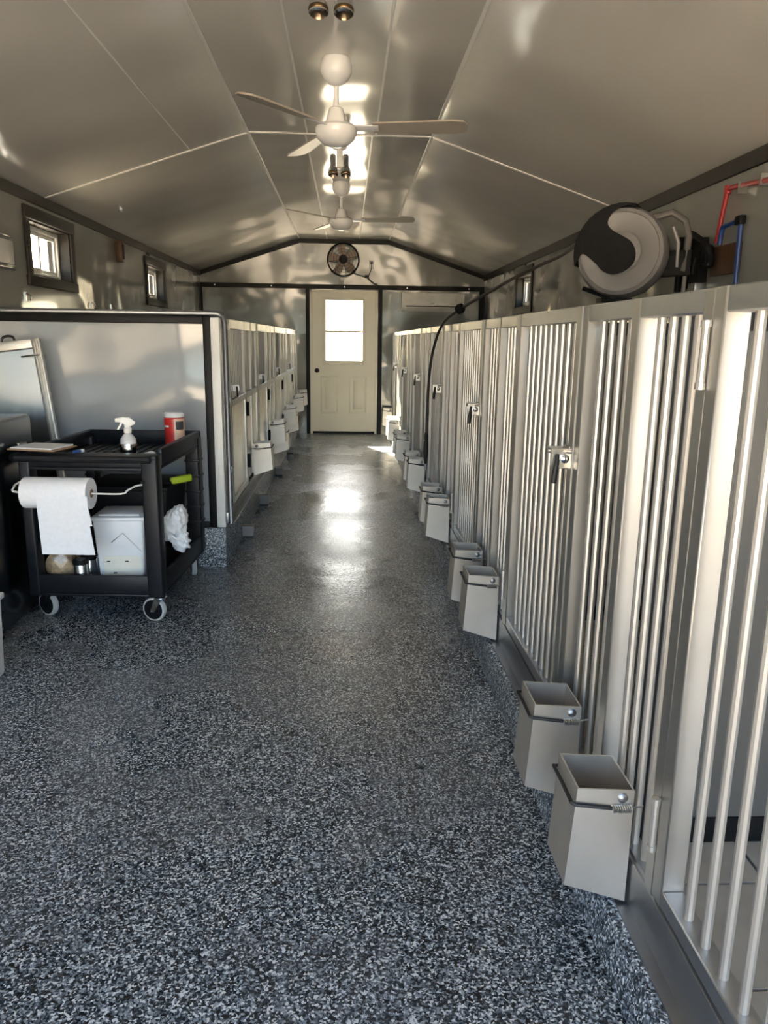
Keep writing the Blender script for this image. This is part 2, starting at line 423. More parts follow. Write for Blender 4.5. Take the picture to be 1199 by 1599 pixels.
for (x0, x1, z0, z1) in ((gx0-.035, gx0+.012, gz0-.035, gz1+.035), (gx1-.012, gx1+.035, gz0-.035, gz1+.035), (gx0, gx1, gz0-.035, gz0+.03), (gx0, gx1, gz1-.012, gz1+.035)):
    gf.box(x0, x1, yd-.016, yd+.05, z0, z1)
gf.build('window_frame', M['door'], door, bevel=.004)
MB().box(gx0+.012, gx1-.012, yd, yd+.04, 1.478, 1.508).build('sash_rail', M['door'], door, bevel=.004)
MB().box(gx0, gx1, yd+.018, yd+.024, gz0, gz1).build('pane', M['glass'], door)
k = MB().lathe([(.034, 0), (.034, .006), (.012, .012), (.012, .03), (.026, .036), (.030, .052), (.022, .066), (0, .07)], (-.455, yd, .93), (0, -1, 0), 20)
k.build('door_knob', M['black_trim'], door)

# ---------------------------------------------------------------- side windows
def window(name, side, y0, y1, z0, z1, slide):
    xw = XL if side < 0 else XR
    s = side                      # outward direction
    r = sempty(name, (xw, (y0+y1)/2, z0))
    X = lambda d: xw+s*d          # d>0 into the wall
    def bx(m, d0, d1, a, c, e, f): m.box(min(X(d0), X(d1)), max(X(d0), X(d1)), a, c, e, f)
    m = MB(); bx(m, -.022, 0, y0-.075, y1+.075, z1, z1+.08); m.build('head_board', M['brown_trim'], r, bevel=.003)
    m = MB(); bx(m, -.022, 0, y0-.085, y1+.085, z0-.065, z0); m.build('sill_board', M['brown_trim'], r, bevel=.003)
    for a, c in ((y0-.07, y0), (y1, y1+.07)):
        m = MB(); bx(m, -.018, 0, a, c, z0, z1); m.build('side_board', M['brown_trim'], r, bevel=.003)
    m = MB()
    bx(m, 0, T, y0, y0+.012, z0, z1); bx(m, 0, T, y1-.012, y1, z0, z1); bx(m, 0, T, y0, y1, z0, z0+.012); bx(m, 0, T, y0, y1, z1-.012, z1)
    m.build('jamb', M['brown_trim'], r)
    a, c, e, f = y0+.012, y1-.012, z0+.012, z1-.012
    m = MB()
    for (p, q, u, v) in ((a, a+.03, e, f), (c-.03, c, e, f), (a+.03, c-.03, e, e+.03), (a+.03, c-.03, f-.03, f)): bx(m, .075, .105, p, q, u, v)
    m.build('frame', M['white'], r, bevel=.004)
    ym = (a+c)/2
    for i, (p, q, dd) in enumerate(((a+.03, ym+.012, .078), (ym-.012, c-.03, .092))):
        m = MB()
        for (g, h, u, v) in ((p, p+.025, e+.03, f-.03), (q-.025, q, e+.03, f-.03), (p+.025, q-.025, e+.03, e+.06), (p+.025, q-.025, f-.06, f-.03)): bx(m, dd, dd+.012, g, h, u, v)
        sa = m.build('sash', M['white'], r, bevel=.003)
        m = MB(); bx(m, dd+.005, dd+.008, p+.025, q-.025, e+.06, f-.06); m.build('pane', M['glass'], sa)
window('window_1', -1, *WL[0], 0)
window('window_2', -1, *WL[1], 0)
window('window_3', 1, *WR[0], 0)

# ---------------------------------------------------------------- right kennel row
ZT = 1.49
bar_me = MB().tube([(0, 0, 0), (0, 0, 1.225)], .0095, 10).build('bar', M['alu_bar'])     # prototype, moved under the first panel
def bar_protos(h): return MB().tube([(0, 0, 0), (0, 0, h)], .0095, 10)
P = 1.6
def post(m, y0, y1, z0, z1, x0=FX, x1=FX+.05): m.box(x0, x1, y0, y1, z0, z1)
bar_me['tmp'] = 1
def make_fixed_right():
    y0 = 1.385
    r = thing('fixed_kennel_panel', '', 'kennel panel', (FX, y0, .22), 0, 'fixed barred panels of the right kennel row')
    for n, a, c in (('hinge_post', 1.385, 1.427), ('middle_post', 1.745, 1.79), ('latch_post', 2.12, 2.164)):
        MB().box(FX, FX+.05, a, c, .22, ZT).build(n, M['alu'], r, bevel=.003, seg=1)
    MB().box(FX+.002, FX+.048, 1.427, 1.745, ZT-.045, ZT).build('top_rail', M['alu_h'], r, bevel=.003, seg=1)
    MB().box(FX+.002, FX+.048, 1.79, 2.12, ZT-.045, ZT).build('top_rail', M['alu_h'], r, bevel=.003, seg=1)
    MB().box(FX+.006, FX+.044, 1.427, 2.12, .22, .232).build('bottom_strip', M['alu_h'], r)
    pb = None
    for y in (1.49, 1.55, 1.611, 1.672, 1.85, 1.915, 1.985, 2.055):
        if pb is None:
            pb = bar_me; pb.parent = r; pb.location = (.025, y-y0, .008)
        else: inst(pb, (.025, y-y0, .008), r)
    return r
fixed0 = make_fixed_right()
fixed0['label'] = 'nearest fixed barred aluminium panel in right row, behind the two closest metal buckets'
def make_gate_right():
    y0 = 2.17
    r = thing('kennel_gate', '', 'gate', (FX, y0, .23), 0, 'barred gates of the right kennel row')
    MB().box(FX-.004, FX+.046, y0, y0+.045, .235, ZT).build('latch_stile', M['alu'], r, bevel=.003, seg=1)
    MB().box(FX-.004, FX+.046, y0+.763, y0+.808, .235, ZT).build('hinge_stile', M['alu'], r, bevel=.003, seg=1)
    MB().box(FX-.002, FX+.044, y0+.045, y0+.763, ZT-.045, ZT).build('top_rail', M['alu_h'], r, bevel=.003, seg=1)
    MB().box(FX-.002, FX+.044, y0+.045, y0+.763, .235, .275).build('bottom_rail', M['alu_h'], r, bevel=.003, seg=1)
    pb = MB().tube([(FX+.021, y0+.12, .275), (FX+.021, y0+.12, ZT-.045)], .0095, 10).build('bar', M['alu_bar'], r)
    for i in range(1, 9): inst(pb, (0, i*.071, 0), r)
    for z in (1.37, .40):
        h = MB().tube([(FX-.012, y0+.812, z-.05), (FX-.012, y0+.812, z+.05)], .0075, 10)
        h.tube([(FX-.012, y0+.812, z-.062), (FX-.012, y0+.812, z-.05)], .010, 10)
        h.tube([(FX-.012, y0+.812, z+.05), (FX-.012, y0+.812, z+.062)], .010, 10)
        h.build('hinge', M['alu_bar'], r)
    # slam latch: plate standing out from the stile, spring bolt, black drop handle
    l = MB().box(FX-.062, FX+.012, y0+.012, y0+.018, 1.025, 1.085); l.box(FX-.062, FX-.004, y0+.018, y0+.07, 1.079, 1.085)
    l.box(FX-.008, FX-.004, y0+.018, y0+.075, 1.02, 1.09)
    la = l.build('latch', M['zinc'], r, bevel=.0015, seg=1)
    MB().tube([(FX-.066, y0+.03, 1.075), (FX+.01, y0+.006, 1.075)], .006, 8).lathe([(.013, 0), (.013, .008), (.006, .012), (0, .013)], (FX-.022, y0+.011, 1.055), (0, -1, 0), 12).build('bolt', M['chrome'], la)
    MB().tube([(FX-.045, y0+.004, 1.068), (FX-.047, y0-.004, 1.05), (FX-.052, y0-.008, 1.02), (FX-.055, y0-.008, .985)], [.006, .007, .009, .008], 8).build('handle', M['rubber'], la)
    return r
gate0 = make_gate_right()
tag(gate0, 'second barred gate in right row, between the second and third metal buckets', 'gate')
dup(gate0, (FX, 2.17-P, .23), 'nearest barred gate in right row, cut by the right edge of the photo')
GL = ['second', 'third', 'fourth', 'fifth', 'sixth', 'seventh']
for i in range(1, 6):
    dup(gate0, (FX, 2.17+P*i, .23), 'barred aluminium gate in right row, %s gate from the camera' % ORD[i+1])
    dup(fixed0, (FX, 1.385+P*i, .22), 'fixed barred aluminium panel in right row, %s such panel from the camera' % ORD[i])
e = thing('kennel_end_panel', 'narrow barred end panel of right row against the back wall beside the door', 'kennel panel', (FX, 10.985, .22))
MB().box(FX, FX+.05, 10.985, 11.027, .22, ZT).build('post', M['alu'], e); MB().box(FX, FX+.05, 11.30, 11.345, .22, ZT).build('post', M['alu'], e)
MB().box(FX+.002, FX+.048, 11.027, 11.30, ZT-.045, ZT).build('top_rail', M['alu_h'], e)
for i in range(4): inst(bar_me, (.025, .11+.06*i, .008), e)
# base plate of the row
br = thing('base_rail', 'long grey metal base rail running under the right kennel row', 'rail', (FX, 5.5, .10))
MB().box(FX, FX+.05, -.4, YB-.01, .10, .22).build('base_tube', M['alu_dark'], br, bevel=.004)
MB().box(FX-.028, FX, -.4, YB-.01, .1005, .106).build('base_flange', M['alu_dark'], br)
# partitions between the right kennels
def partition(y, i):
    r = thing('partition', 'grey partition with black edge trim between right kennels, %s from the camera' % ORD[i], 'partition', (1.35, y, .12), 0, 'partitions between the right kennels')
    x0, x1, z0, z1 = FX+.065, XR-.01, .12, 1.475
    MB().box(x0+.01, x1, y-.014, y+.014, z0+.01, z1-.01).build('sheet', M['partition'], r)
    MB().box(x0, x0+.05, y-.02, y+.02, z0, z1).build('edge_trim', M['black_trim'], r)
    MB().box(x0+.05, x1, y-.02, y+.02, z1-.055, z1).build('edge_trim', M['black_trim'], r)
    MB().box(x0+.05, x1, y-.02, y+.02, z0, z0+.07).build('edge_trim', M['black_trim'], r)
    return r
for i in range(7): partition(1.715+P*i, i)

# ---------------------------------------------------------------- feed buckets
def make_bucket(name, label, y, side=1, z0=.13, ht=.28):
    """sheet-metal bucket hung on the kennel front; side +1 right row, -1 left row"""
    fx = FX if side > 0 else LX
    s = side
    X = lambda d: fx-s*d          # d = distance out into the aisle
    r = thing(name, label, 'bucket', (X(.075), y+.075, z0), 0, 'metal feed buckets on the %s kennel row' % ('right' if s > 0 else 'left'))
    t = .004
    y1 = y+.15
    zt, zf, zb = z0+ht, z0+.03, z0-.018
    # outer shell as thin walls: aisle face, near face, far face, back face, sloped floor
    def sheet(m, pts, d):
        m.prism(pts, d)
    f = MB(); sheet(f, [(X(.155), y+.004, zf), (X(.155), y1-.004, zf), (X(.140), y1, zt), (X(.140), y, zt)], (s*t, 0, 0)); f.build('front_plate', M['bucket'], r)
    f = MB()
    sheet(f, [(X(.155), y, zf), (X(.008), y, zb), (X(.008), y, zt-.008), (X(.140), y, zt)], (0, t, 0))
    sheet(f, [(X(.155), y1-t, zf), (X(.008), y1-t, zb), (X(.008), y1-t, zt-.008), (X(.140), y1-t, zt)], (0, t, 0))
    sheet(f, [(X(.012), y+t, zb+.002), (X(.012), y1-t, zb+.002), (X(.012), y1-t, zt-.008), (X(.012), y+t, zt-.008)], (s*t, 0, 0))
    sheet(f, [(X(.150), y+t, zf+.002), (X(.012), y+t, zb+.003), (X(.008), y1-t, zb+.003), (X(.150), y1-t, zf+.002)], (0, 0, t))
    f.build('side_plates', M['bucket'], r)
    zc = zt-.048
    c = MB().tube([(X(.06), y-.005, zc), (X(.145), y-.007, zc+.012), (X(.152), y-.002, zc+.014), (X(.152), y+.075, zc+.016), (X(.152), y1+.002, zc+.014), (X(.14), y1+.007, zc+.01), (X(.02), y1+.006, zc-.004)], .0045, 8)
    c.build('bungee_cord', M['rubber'], r)
    sp = [(X(.06-.045*i/60), y-.008+.008*math.cos(i*.9), zc+.008*math.sin(i*.9)) for i in range(60)]
    sg = MB().tube(sp, .0022, 5).tube([(X(.015), y-.006, zc), (X(-.012), y-.004, zc+.004)], .0022, 6).build('spring_hook', M['zinc'], r)
    MB().lathe([(.012, 0), (.012, .003), (.007, .007), (0, .008)], (X(.035), y, zt-.025), (0, -1, 0), 12).build('rivet', M['alu_dark'], r)
    return r
by = [1.50, 1.90, 3.08, 3.48, 4.70, 5.10, 6.30, 6.70, 7.90, 8.30, 9.50, 9.90, 11.12]
bl = ['square metal feed bucket nearest the camera in the right row, with black bungee cord',
      'square metal feed bucket just beyond the nearest one in the right row']
b0 = make_bucket('feed_bucket', bl[0], by[0])
for i, y in enumerate(by[1:], 1):
    lab = bl[1] if i == 1 else 'square metal feed bucket on right row, %s from the camera' % ORD[i]
    if i == 12: lab = 'farthest metal feed bucket of right row, against the back wall by the door'
    dup(b0, (b0.location.x, y+.075, b0.location.z), lab)
lb = [(5.88, .355), (7.15, .40), (7.50, .28), (8.66, .41), (8.97, .30), (10.16, .42), (11.10, .42)]
c0 = make_bucket('feed_bucket', 'square metal feed bucket nearest the camera on left row, facing the cart end', lb[0][0], -1, lb[0][1], .24)
for i, (y, z) in enumerate(lb[1:], 1):
    dup(c0, (c0.location.x, y+.075, z), 'square metal feed bucket on left row, %s from the camera' % ORD[i])

# ---------------------------------------------------------------- left kennel row
ZB = .262
def make_gate_left():
    y0, wd = 4.86, .74
    X0, X1 = LX-.046, LX+.004
    r = thing('kennel_gate', 'left row gate nearest the camera, bars above and solid sheet below', 'gate', (LX, y0, ZB+.05), 0, 'half barred gates of the left kennel row')
    for n, a in (('latch_stile', y0), ('hinge_stile', y0+wd-.045)):
        MB().box(X0, X1, a, a+.045, .33, ZT+.01).build(n, M['alu'], r, bevel=.003, seg=1)
    MB().box(X0, X1, y0+.045, y0+wd-.045, ZT-.05, ZT+.01).build('top_rail', M['alu_h'], r, bevel=.003, seg=1)
    MB().box(X0, X1, y0+.045, y0+wd-.045, .955, 1.0).build('middle_rail', M['alu_h'], r, bevel=.003, seg=1)
    MB().box(X0, X1, y0+.045, y0+wd-.045, .33, .37).build('bottom_rail', M['alu_h'], r, bevel=.003, seg=1)
    MB().box(X0+.02, X1-.012, y0+.045, y0+wd-.045, .37, .955).build('lower_sheet', M['alu_sheet'], r)
    pb = MB().tube([(LX-.022, y0+.095, 1.0), (LX-.022, y0+.095, ZT-.05)], .0095, 8).build('bar', M['alu_bar'], r)
    for i in range(1, 9): inst(pb, (0, i*.069, 0), r)
    la = MB().box(X1, X1+.045, y0+.06, y0+.066, 1.055, 1.095).box(X1, X1+.004, y0+.03, y0+.11, 1.05, 1.10)  .build('latch', M['alu_dark'], r)
    MB().tube([(X1+.03, y0+.057, 1.085), (X1+.033, y0+.052, 1.06), (X1+.035, y0+.052, 1.02)], .006, 8).build('handle', M['rubber'], la)
    for z in (.88, .5): MB().tube([(X1+.008, y0+wd+.002, z-.05), (X1+.008, y0+wd+.002, z+.05)], .009, 8).build('hinge', M['black_trim'], r)
    return r
gl = make_gate_left()
def make_fixed_left():
    y0, wd = 5.605, .75
    r = thing('fixed_kennel_panel', 'left row fixed panel nearest the camera, behind the first left bucket', 'kennel panel', (LX, y0, ZB), 0, 'fixed panels of the left kennel row')
    X0, X1 = LX-.05, LX
    for n, a in (('hinge_post', y0), ('middle_post', y0+.35), ('latch_post', y0+wd-.045)):
        MB().box(X0, X1, a, a+.045, .345, ZT+.01).build(n, M['alu'], r, bevel=.003, seg=1)
    for a, c in ((y0+.045, y0+.35), (y0+.395, y0+wd-.045)):
        MB().box(X0+.002, X1-.002, a, c, ZT-.05, ZT+.01).build('top_rail', M['alu_h'], r)
        MB().box(X0+.002, X1-.002, a, c, .955, 1.0).build('middle_rail', M['alu_h'], r)
        MB().box(X0+.02, X1-.012, a, c, .345, .955).build('lower_sheet', M['alu_sheet'], r)
    pb = None
    for y in (.10, .165, .23, .295, .45, .515, .58, .645):
        if pb is None: pb = MB().tube([(LX-.022, y0+y, 1.0), (LX-.022, y0+y, ZT-.05)], .0095, 8).build('bar', M['alu_bar'], r); y00 = y
        else: inst(pb, (0, y-y00, 0), r)
    return r
fl = make_fixed_left()
LP = 1.5
for i in range(1, 4):
    dup(gl, (LX, 4.86+LP*i, ZB+.05), 'left row gate with bars above and solid sheet below, %s gate from the camera' % ORD[i])
    dup(fl, (LX, 5.605+LP*i, ZB), 'left row fixed panel, %s such panel from the camera' % ORD[i])
e = thing('kennel_end_panel', 'last panel of the left row, against the back wall left of the door', 'kennel panel', (LX, 10.86, ZB))
for a in (10.86, 11.30): MB().box(LX-.05, LX, a, a+.045, .345, ZT+.01).build('post', M['alu'], e)
MB().box(LX-.048, LX-.002, 10.905, 11.30, ZT-.05, ZT+.01).build('top_rail', M['alu_h'], e)
MB().box(LX-.048, LX-.002, 10.905, 11.30, .955, 1.0).build('middle_rail', M['alu_h'], e)
MB().box(LX-.03, LX-.012, 10.905, 11.30, .345, .955).build('lower_sheet', M['alu_sheet'], e)
for i in range(4): MB().tube([(LX-.022, 10.97+.075*i, 1.0), (LX-.022, 10.97+.075*i, ZT-.05)], .0095, 8).build('bar', M['alu_bar'], e)
br = thing('base_rail', 'long metal base rail under the left kennel row on its speckled curb', 'rail', (LX, 8, .25))
MB().box(LX-.05, LX, 4.66, YB-.01, .248, .318).build('base_tube', M['alu_h'], br, bevel=.004)
MB().box(LX+.002, LX+.03, 4.66, YB-.01, .248, .256).build('base_flange', M['alu_h'], br)
MB().box(LX-.05, LX-.001, 4.70, 4.855, .318, ZT+.01).build('filler_post', M['alu'], br, bevel=.003)
# left partitions
def partition_left(y, i):
    r = thing('partition', 'grey partition with black edge trim between left kennels, %s from the camera' % ORD[i], 'partition', (-1.4, y, .27), 0, 'partitions between the left kennels')
    x1, x0, z0, z1 = LX-.065, XL+.01, .272, 1.47
    MB().box(x0, x1-.01, y-.014, y+.014, z0+.01, z1-.01).build('sheet', M['partition'], r)
    MB().box(x1-.05, x1, y-.02, y+.02, z0, z1).build('edge_trim', M['black_trim'], r)
    MB().box(x0, x1-.05, y-.02, y+.02, z1-.05, z1).build('edge_trim', M['black_trim'], r)
    return r
for i in range(4): partition_left(5.98+LP*i, i)
# end panel of the left row, facing the camera
ep = thing('kennel_end_wall', 'large pale glossy end panel with black edge trim behind the cart', 'panel', (-1.4, 4.57, .247))
MB().box(XL+.005, LX-.06, 4.562, 4.59, .26, 1.50).build('sheet', M['pale_panel'], ep)
MB().box(LX-.10, LX-.058, 4.545, 4.60, .252, 1.505).build('edge_trim', M['black_trim'], ep, bevel=.003)
MB().box(XL+.005, LX-.10, 4.545, 4.60, 1.462, 1.505).build('edge_trim', M['black_trim'], ep, bevel=.003)
MB().box(XL+.005, LX-.10, 4.545, 4.60, .252, .285).build('edge_trim', M['black_trim'], ep, bevel=.003)
MB().box(LX-.057, LX-.005, 4.55, 4.598, .25, 1.5).build('corner_post', M['white'], ep, bevel=.004)
MB().tube([(XL+.01, 4.57, 1.522), (LX-.02, 4.57, 1.522), (LX+.008, 4.585, 1.51), (LX+.018, 4.61, 1.47), (LX+.018, 4.62, .26)], .0165, 12).build('frame_tube', M['alu_dark'], ep)
for z in (1.45, 1.02, .6): MB().box(LX-.002, LX+.037, 4.61, 4.65, z-.02, z+.02).build('tube_clamp', M['alu_dark'], ep, bevel=.003)
# drain spouts on the floor along the left curb
for i, y in enumerate((5.22, 6.28, 7.70, 9.25)):
    r = thing('drain_spout', 'small square metal spout at the foot of left curb, %s from the camera' % ORD[i], 'spout', (LX+.04, y, 0), 0, 'square spouts along the left curb')
    m = MB(); x0, x1 = LX, LX+.075
    for (p, q, u, v) in ((y, y+.005, .02, .09), (y+.065, y+.07, .02, .09), (y+.005, y+.065, .02, .026), (y+.005, y+.065, .084, .09)): m.box(x0, x1, p, q, u, v)
    m.box(x1-.01, x1-.006, y+.005, y+.065, .026, .084)
    m.build('square_tube', M['reel_grey'], r); MB().box(x0, x0+.07, y+.01, y+.06, 0, .02).build('foot', M['rubber'], r)

# ---------------------------------------------------------------- ceiling fans
def make_fan(y, a0, label):
    x = -.064
    r = thing('ceiling_fan', label, 'ceiling fan', (x, y, ZC), 0, 'white ceiling fans')
    MB().lathe([(.03, -.001), (.07, -.001), (.08, -.03), (.080, -.065), (.064, -.095), (.04, -.115), (.02, -.125)], (x, y, ZC), (0, 0, 1), 28).build('canopy', M['fan_white'], r)
    MB().tube([(x, y, ZC-.13), (x, y, ZC-.245)], .0145, 14).build('down_rod', M['fan_white'], r)
    MB().lathe([(.022, -.225), (.036, -.232), (.058, -.305), (.055, -.315)], (x, y, ZC), (0, 0, 1), 24).build('coupling_cover', M['fan_white'], r)
    MB().lathe([(.02, -.308), (.095, -.312), (.108, -.325), (.108, -.347), (.096, -.375), (.066, -.402), (.03, -.414), (0, -.416)], (x, y, ZC), (0, 0, 1), 32).build('motor_bowl', M['fan_white'], r)
    for k in range(3):
        a = math.radians(a0+120*k)
        R = Matrix.Translation((x, y, ZC-.325)) @ Matrix.Rotation(a, 4, 'Z') @ Matrix.Rotation(math.radians(-12), 4, 'X')
        MB().box(.095, .22, -.028, .028, -.004, .003).build('blade_arm', M['fan_white'], r, bevel=.002, rot=R)
        pts = [(.19, -.048, -.002), (.60, -.066, -.002), (.655, -.056, -.002), (.675, -.02, -.002), (.675, .02, -.002), (.655, .056, -.002), (.60, .066, -.002), (.19, .048, -.002)]
        MB().prism(pts, (0, 0, .008)).build('blade', M['blade'], r, rot=R)
make_fan(4.25, -8, 'white three-blade ceiling fan nearest the camera')
make_fan(7.35, -10, 'white three-blade ceiling fan farther down the room')
def make_spot(y, label):
    x = -.066
    r = thing('ceiling_light', label, 'ceiling light', (x, y, ZC), 0, 'twin ceiling lights')
    MB().lathe([(.02, -.001), (.05, -.001), (.052, -.02), (.03, -.03)], (x, y, ZC), (0, 0, 1), 20).build('base', M['white'], r)
    MB().box(x-.022, x+.022, y-.02, y+.02, ZC-.15, ZC-.03).build('body', M['white'], r, bevel=.006)
    for s in (-1, 1):
        l = MB().lathe([(.016, 0), (.022, .01), (.022, .085), (.034, .10), (.036, .15), (.030, .155), (.028, .12), (0, .115)], (x+s*.047, y+.01, ZC-.06), (0, -.18, -1), 18).build('lamp_head', M['chrome'], r)
        MB().lathe([(.0355, 0), (.038, .004), (.038, .016), (.0355, .02)], (x+s*.047, y-.011, ZC-.185), (0, -.18, -1), 18).build('lamp_ring', M['brass'], l)
make_spot(3.17, 'twin chrome ceiling light at the top edge, ahead of the nearest fan')
make_spot(6.02, 'twin chrome ceiling light between the two ceiling fans')

# ---------------------------------------------------------------- back wall fixtures
f = thing('wall_fan', 'round black wire-guard fan mounted high over the back door', 'fan', (-.07, YB-.02, 2.485))
fc = Vector((-.07, YB-.10, 2.487))
def ring(m, rad, y, r, n=40): m.tube([(fc.x+rad*math.cos(2*math.pi*i/n), y, fc.z+rad*math.sin(2*math.pi*i/n)) for i in range(n)], r, 6, closed=True)
m = MB(); ring(m, .222, fc.y+.02, .012); ring(m, .222, fc.y+.07, .006); ring(m, .222, fc.y-.03, .008); m.build('hoop', M['black_trim'], f)
m = MB()
for rad in (.18, .14, .10, .06): ring(m, rad, fc.y-.045, .0022, 32)
for k in range(8):
    a = k*math.pi/4+.2
    m.tube([(fc.x+.03*math.cos(a), fc.y-.05, fc.z+.03*math.sin(a)), (fc.x+.18*math.cos(a), fc.y-.047, fc.z+.18*math.sin(a)), (fc.x+.222*math.cos(a), fc.y-.025, fc.z+.222*math.sin(a))], .003, 6)
m.build('guard', M['black_trim'], f)
MB().lathe([(.03, -.06), (.055, -.05), (.06, .0), (.055, .05), (0, .055)], fc, (0, 1, 0), 20).build('motor', M['black_trim'], f)
for k in range(5):
    a = k*2*math.pi/5+.5
    R = Matrix.Translation(fc) @ Matrix.Rotation(-a, 4, 'Y')
    pts = [(.05, -.012, -.03), (.12, -.02, -.06), (.195, -.022, -.065), (.205, .01, .03), (.15, .016, .055), (.05, .012, .03)]
    MB().prism(pts, (0, .003, 0)).build('blade', M['amber'], f, rot=R)
for k in range(4):
    a = k*math.pi/2+math.pi/4
    MB().box(fc.x+.222*math.cos(a)-.018, fc.x+.222*math.cos(a)+.018, fc.y, YB, fc.z+.222*math.sin(a)-.012, fc.z+.222*math.sin(a)+.012).build('mount_bracket', M['black_trim'], f)
s = thing('wall_outlet', 'small white outlet on the back wall beside the round fan', 'outlet', (.335, YB-.004, 2.43))
MB().box(.30, .37, YB-.009, YB-.001, 2.375, 2.49).build('plate', M['white'], s, bevel=.003)
for z in (2.405, 2.455): MB().box(.32, .35, YB-.013, YB-.008, z-.016, z+.016).build('socket', M['seam'], s, bevel=.003)
c = MB().tube([(.335, YB-.02, 2.455), (.335, YB-.04, 2.43), (.33, YB-.045, 2.36), (.30, YB-.05, 2.29), (.25, YB-.05, 2.26), (.20, YB-.05, 2.27), (.10, YB-.05, 2.30), (.02, YB-.06, 2.38), (-.03, YB-.06, 2.43)], .006, 6)
c.box(.318, .352, YB-.045, YB-.014, 2.44, 2.47).box(.24, .30, YB-.065, YB-.03, 2.245, 2.285)
c.tube([(.27, YB-.05, 2.26), (.33, YB-.05, 2.20), (.38, YB-.05, 2.165), (.42, YB-.045, 2.16)], .009, 6)
tag(base_at(c.build('power_cord', M['rubber']), (.335, YB-.02, 2.45)), 'black power cord hanging from the outlet to the round fan', 'cord')
a = thing('air_conditioner', 'white wall-mounted air conditioner right of the back door', 'air conditioner', (1.21, YB-.005, 1.78))
x0, x1 = .775, 1.665
pr = [(x0, YB-.002, 1.79), (x0, YB-.13, 1.79), (x0, YB-.185, 1.83), (x0, YB-.20, 1.87), (x0, YB-.20, 2.02), (x0, YB-.185, 2.045), (x0, YB-.002, 2.045)]
MB().prism(pr, (x1-x0, 0, 0)).build('body', M['white'], a, bevel=.004)
MB().prism([(x0+.06, YB-.145, 1.792), (x0+.06, YB-.205, 1.838), (x0+.06, YB-.203, 1.846), (x0+.06, YB-.14, 1.80)], (x1-x0-.12, 0, 0)).build('louvre', M['white'], a)
MB().box(x0+.05, x1-.05, YB-.2035, YB-.2, 1.853, 1.865).build('air_slot', M['brown_trim'], a)
MB().box(1.18, 1.235, YB-.2025, YB-.2, 1.90, 1.908).build('badge', M['alu_dark'], a)
MB().lathe([(.02, 0), (.02, .003), (0, .0032)], (1.54, YB-.2, 1.945), (0, -1, 0), 16).build('display', M['seam'], a)

# ---------------------------------------------------------------- left wall fixtures
t = thing('wood_block', 'small dark brown wooden block on the left wall between the two windows', 'wall block', (XL+.02, 7.36, 2.05))
MB().box(XL+.001, XL+.06, 7.33, 7.40, 2.045, 2.23).build('block', M['dark_wood'], t, bevel=.004)
MB().box(XL+.06, XL+.072, 7.345, 7.385, 2.07, 2.20).build('face_plate', M['brown_trim'], t, bevel=.003)
v = thing('vent_cover', 'pale grey rounded cover on the left wall at the left edge', 'cover', (XL+.02, 4.93, 1.75))
MB().box(XL+.001, XL+.035, 4.76, 5.07, 1.775, 1.985).build('cover', M['wall'], v, bevel=.03, seg=4)
MB().box(XL+.035, XL+.04, 4.80, 5.03, 1.81, 1.95).build('inset', M['seam'], v, bevel=.003)
for i, y in enumerate((5.25, 6.55, 7.1)):
    r = thing('wall_hook', 'small metal hook on the left wall, %s from the camera, above the end panel' % ORD[i], 'hook', (XL+.002, y, 1.62), 0, 'small hooks on the left wall')
    MB().box(XL+.001, XL+.006, y-.012, y+.012, 1.60, 1.66).build('plate', M['chrome'], r)
    MB().tube([(XL+.006, y, 1.65), (XL+.03, y, 1.645), (XL+.036, y, 1.625), (XL+.03, y, 1.605)], .004, 6).build('hook_arm', M['chrome'], r)

# ---------------------------------------------------------------- hose reel and hose
rc = Vector((1.50, 4.28, 1.865)); ax = Vector((-.50, -.866, 0)).normalized()
hr = thing('hose_reel', 'large grey and black round hose reel mounted above the right kennels', 'hose reel', (XR-.03, 4.45, 1.8))
MB().lathe([(.16, -.11), (.215, -.10), (.232, -.07), (.235, .05), (.222, .085), (.205, .095), (.20, .09), (.12, .085), (.105, .075), (.09, .085), (0, .085)], rc, ax, 48).build('drum_housing', M['reel_grey'], hr)
u = Vector((0, 0, 1)); hx = ax.cross(u).normalized()     # hx: image-right on the face
if hx.x < 0: hx = -hx
def onface(px, pz, d): return rc+ax*d+hx*px+u*pz
# black swoosh cover running from the upper left rim to the centre
sw = [(-.236, -.07), (-.20, -.005), (-.13, -.05), (-.085, -.095), (-.03, -.115), (.03, -.10), (.075, -.06), (.082, -.005), (.055, .05), (.0, .085), (-.05, .115), (-.075, .15), (-.06, .19), (-.02, .222), (.03, .236), (-.06, .232), (-.13, .20), (-.19, .145), (-.225, .08), (-.24, 0)]
MB().prism([onface(p.x, p.y, .088) for p in smooth([(a_, b_, 0) for a_, b_ in sw], 4)[:-1]], ax*.014).build('hose_guide', M['black'], hr)
# rim hood along the upper left of the drum
arc = []
for i in range(13):
    a = math.radians(75+i*10); arc.append((math.cos(a), math.sin(a)))
h = MB()
for (c1, s1), (c2, s2) in zip(arc, arc[1:]):
    q = []
    for d in (-.08, .09):
        for (cc, ss, rr) in ((c1, s1, .236), (c2, s2, .236), (c2, s2, .25), (c1, s1, .25)): q.append(onface(cc*rr, ss*rr, d))
    h.hexa(q)
h.build('rim_hood', M['black'], hr)
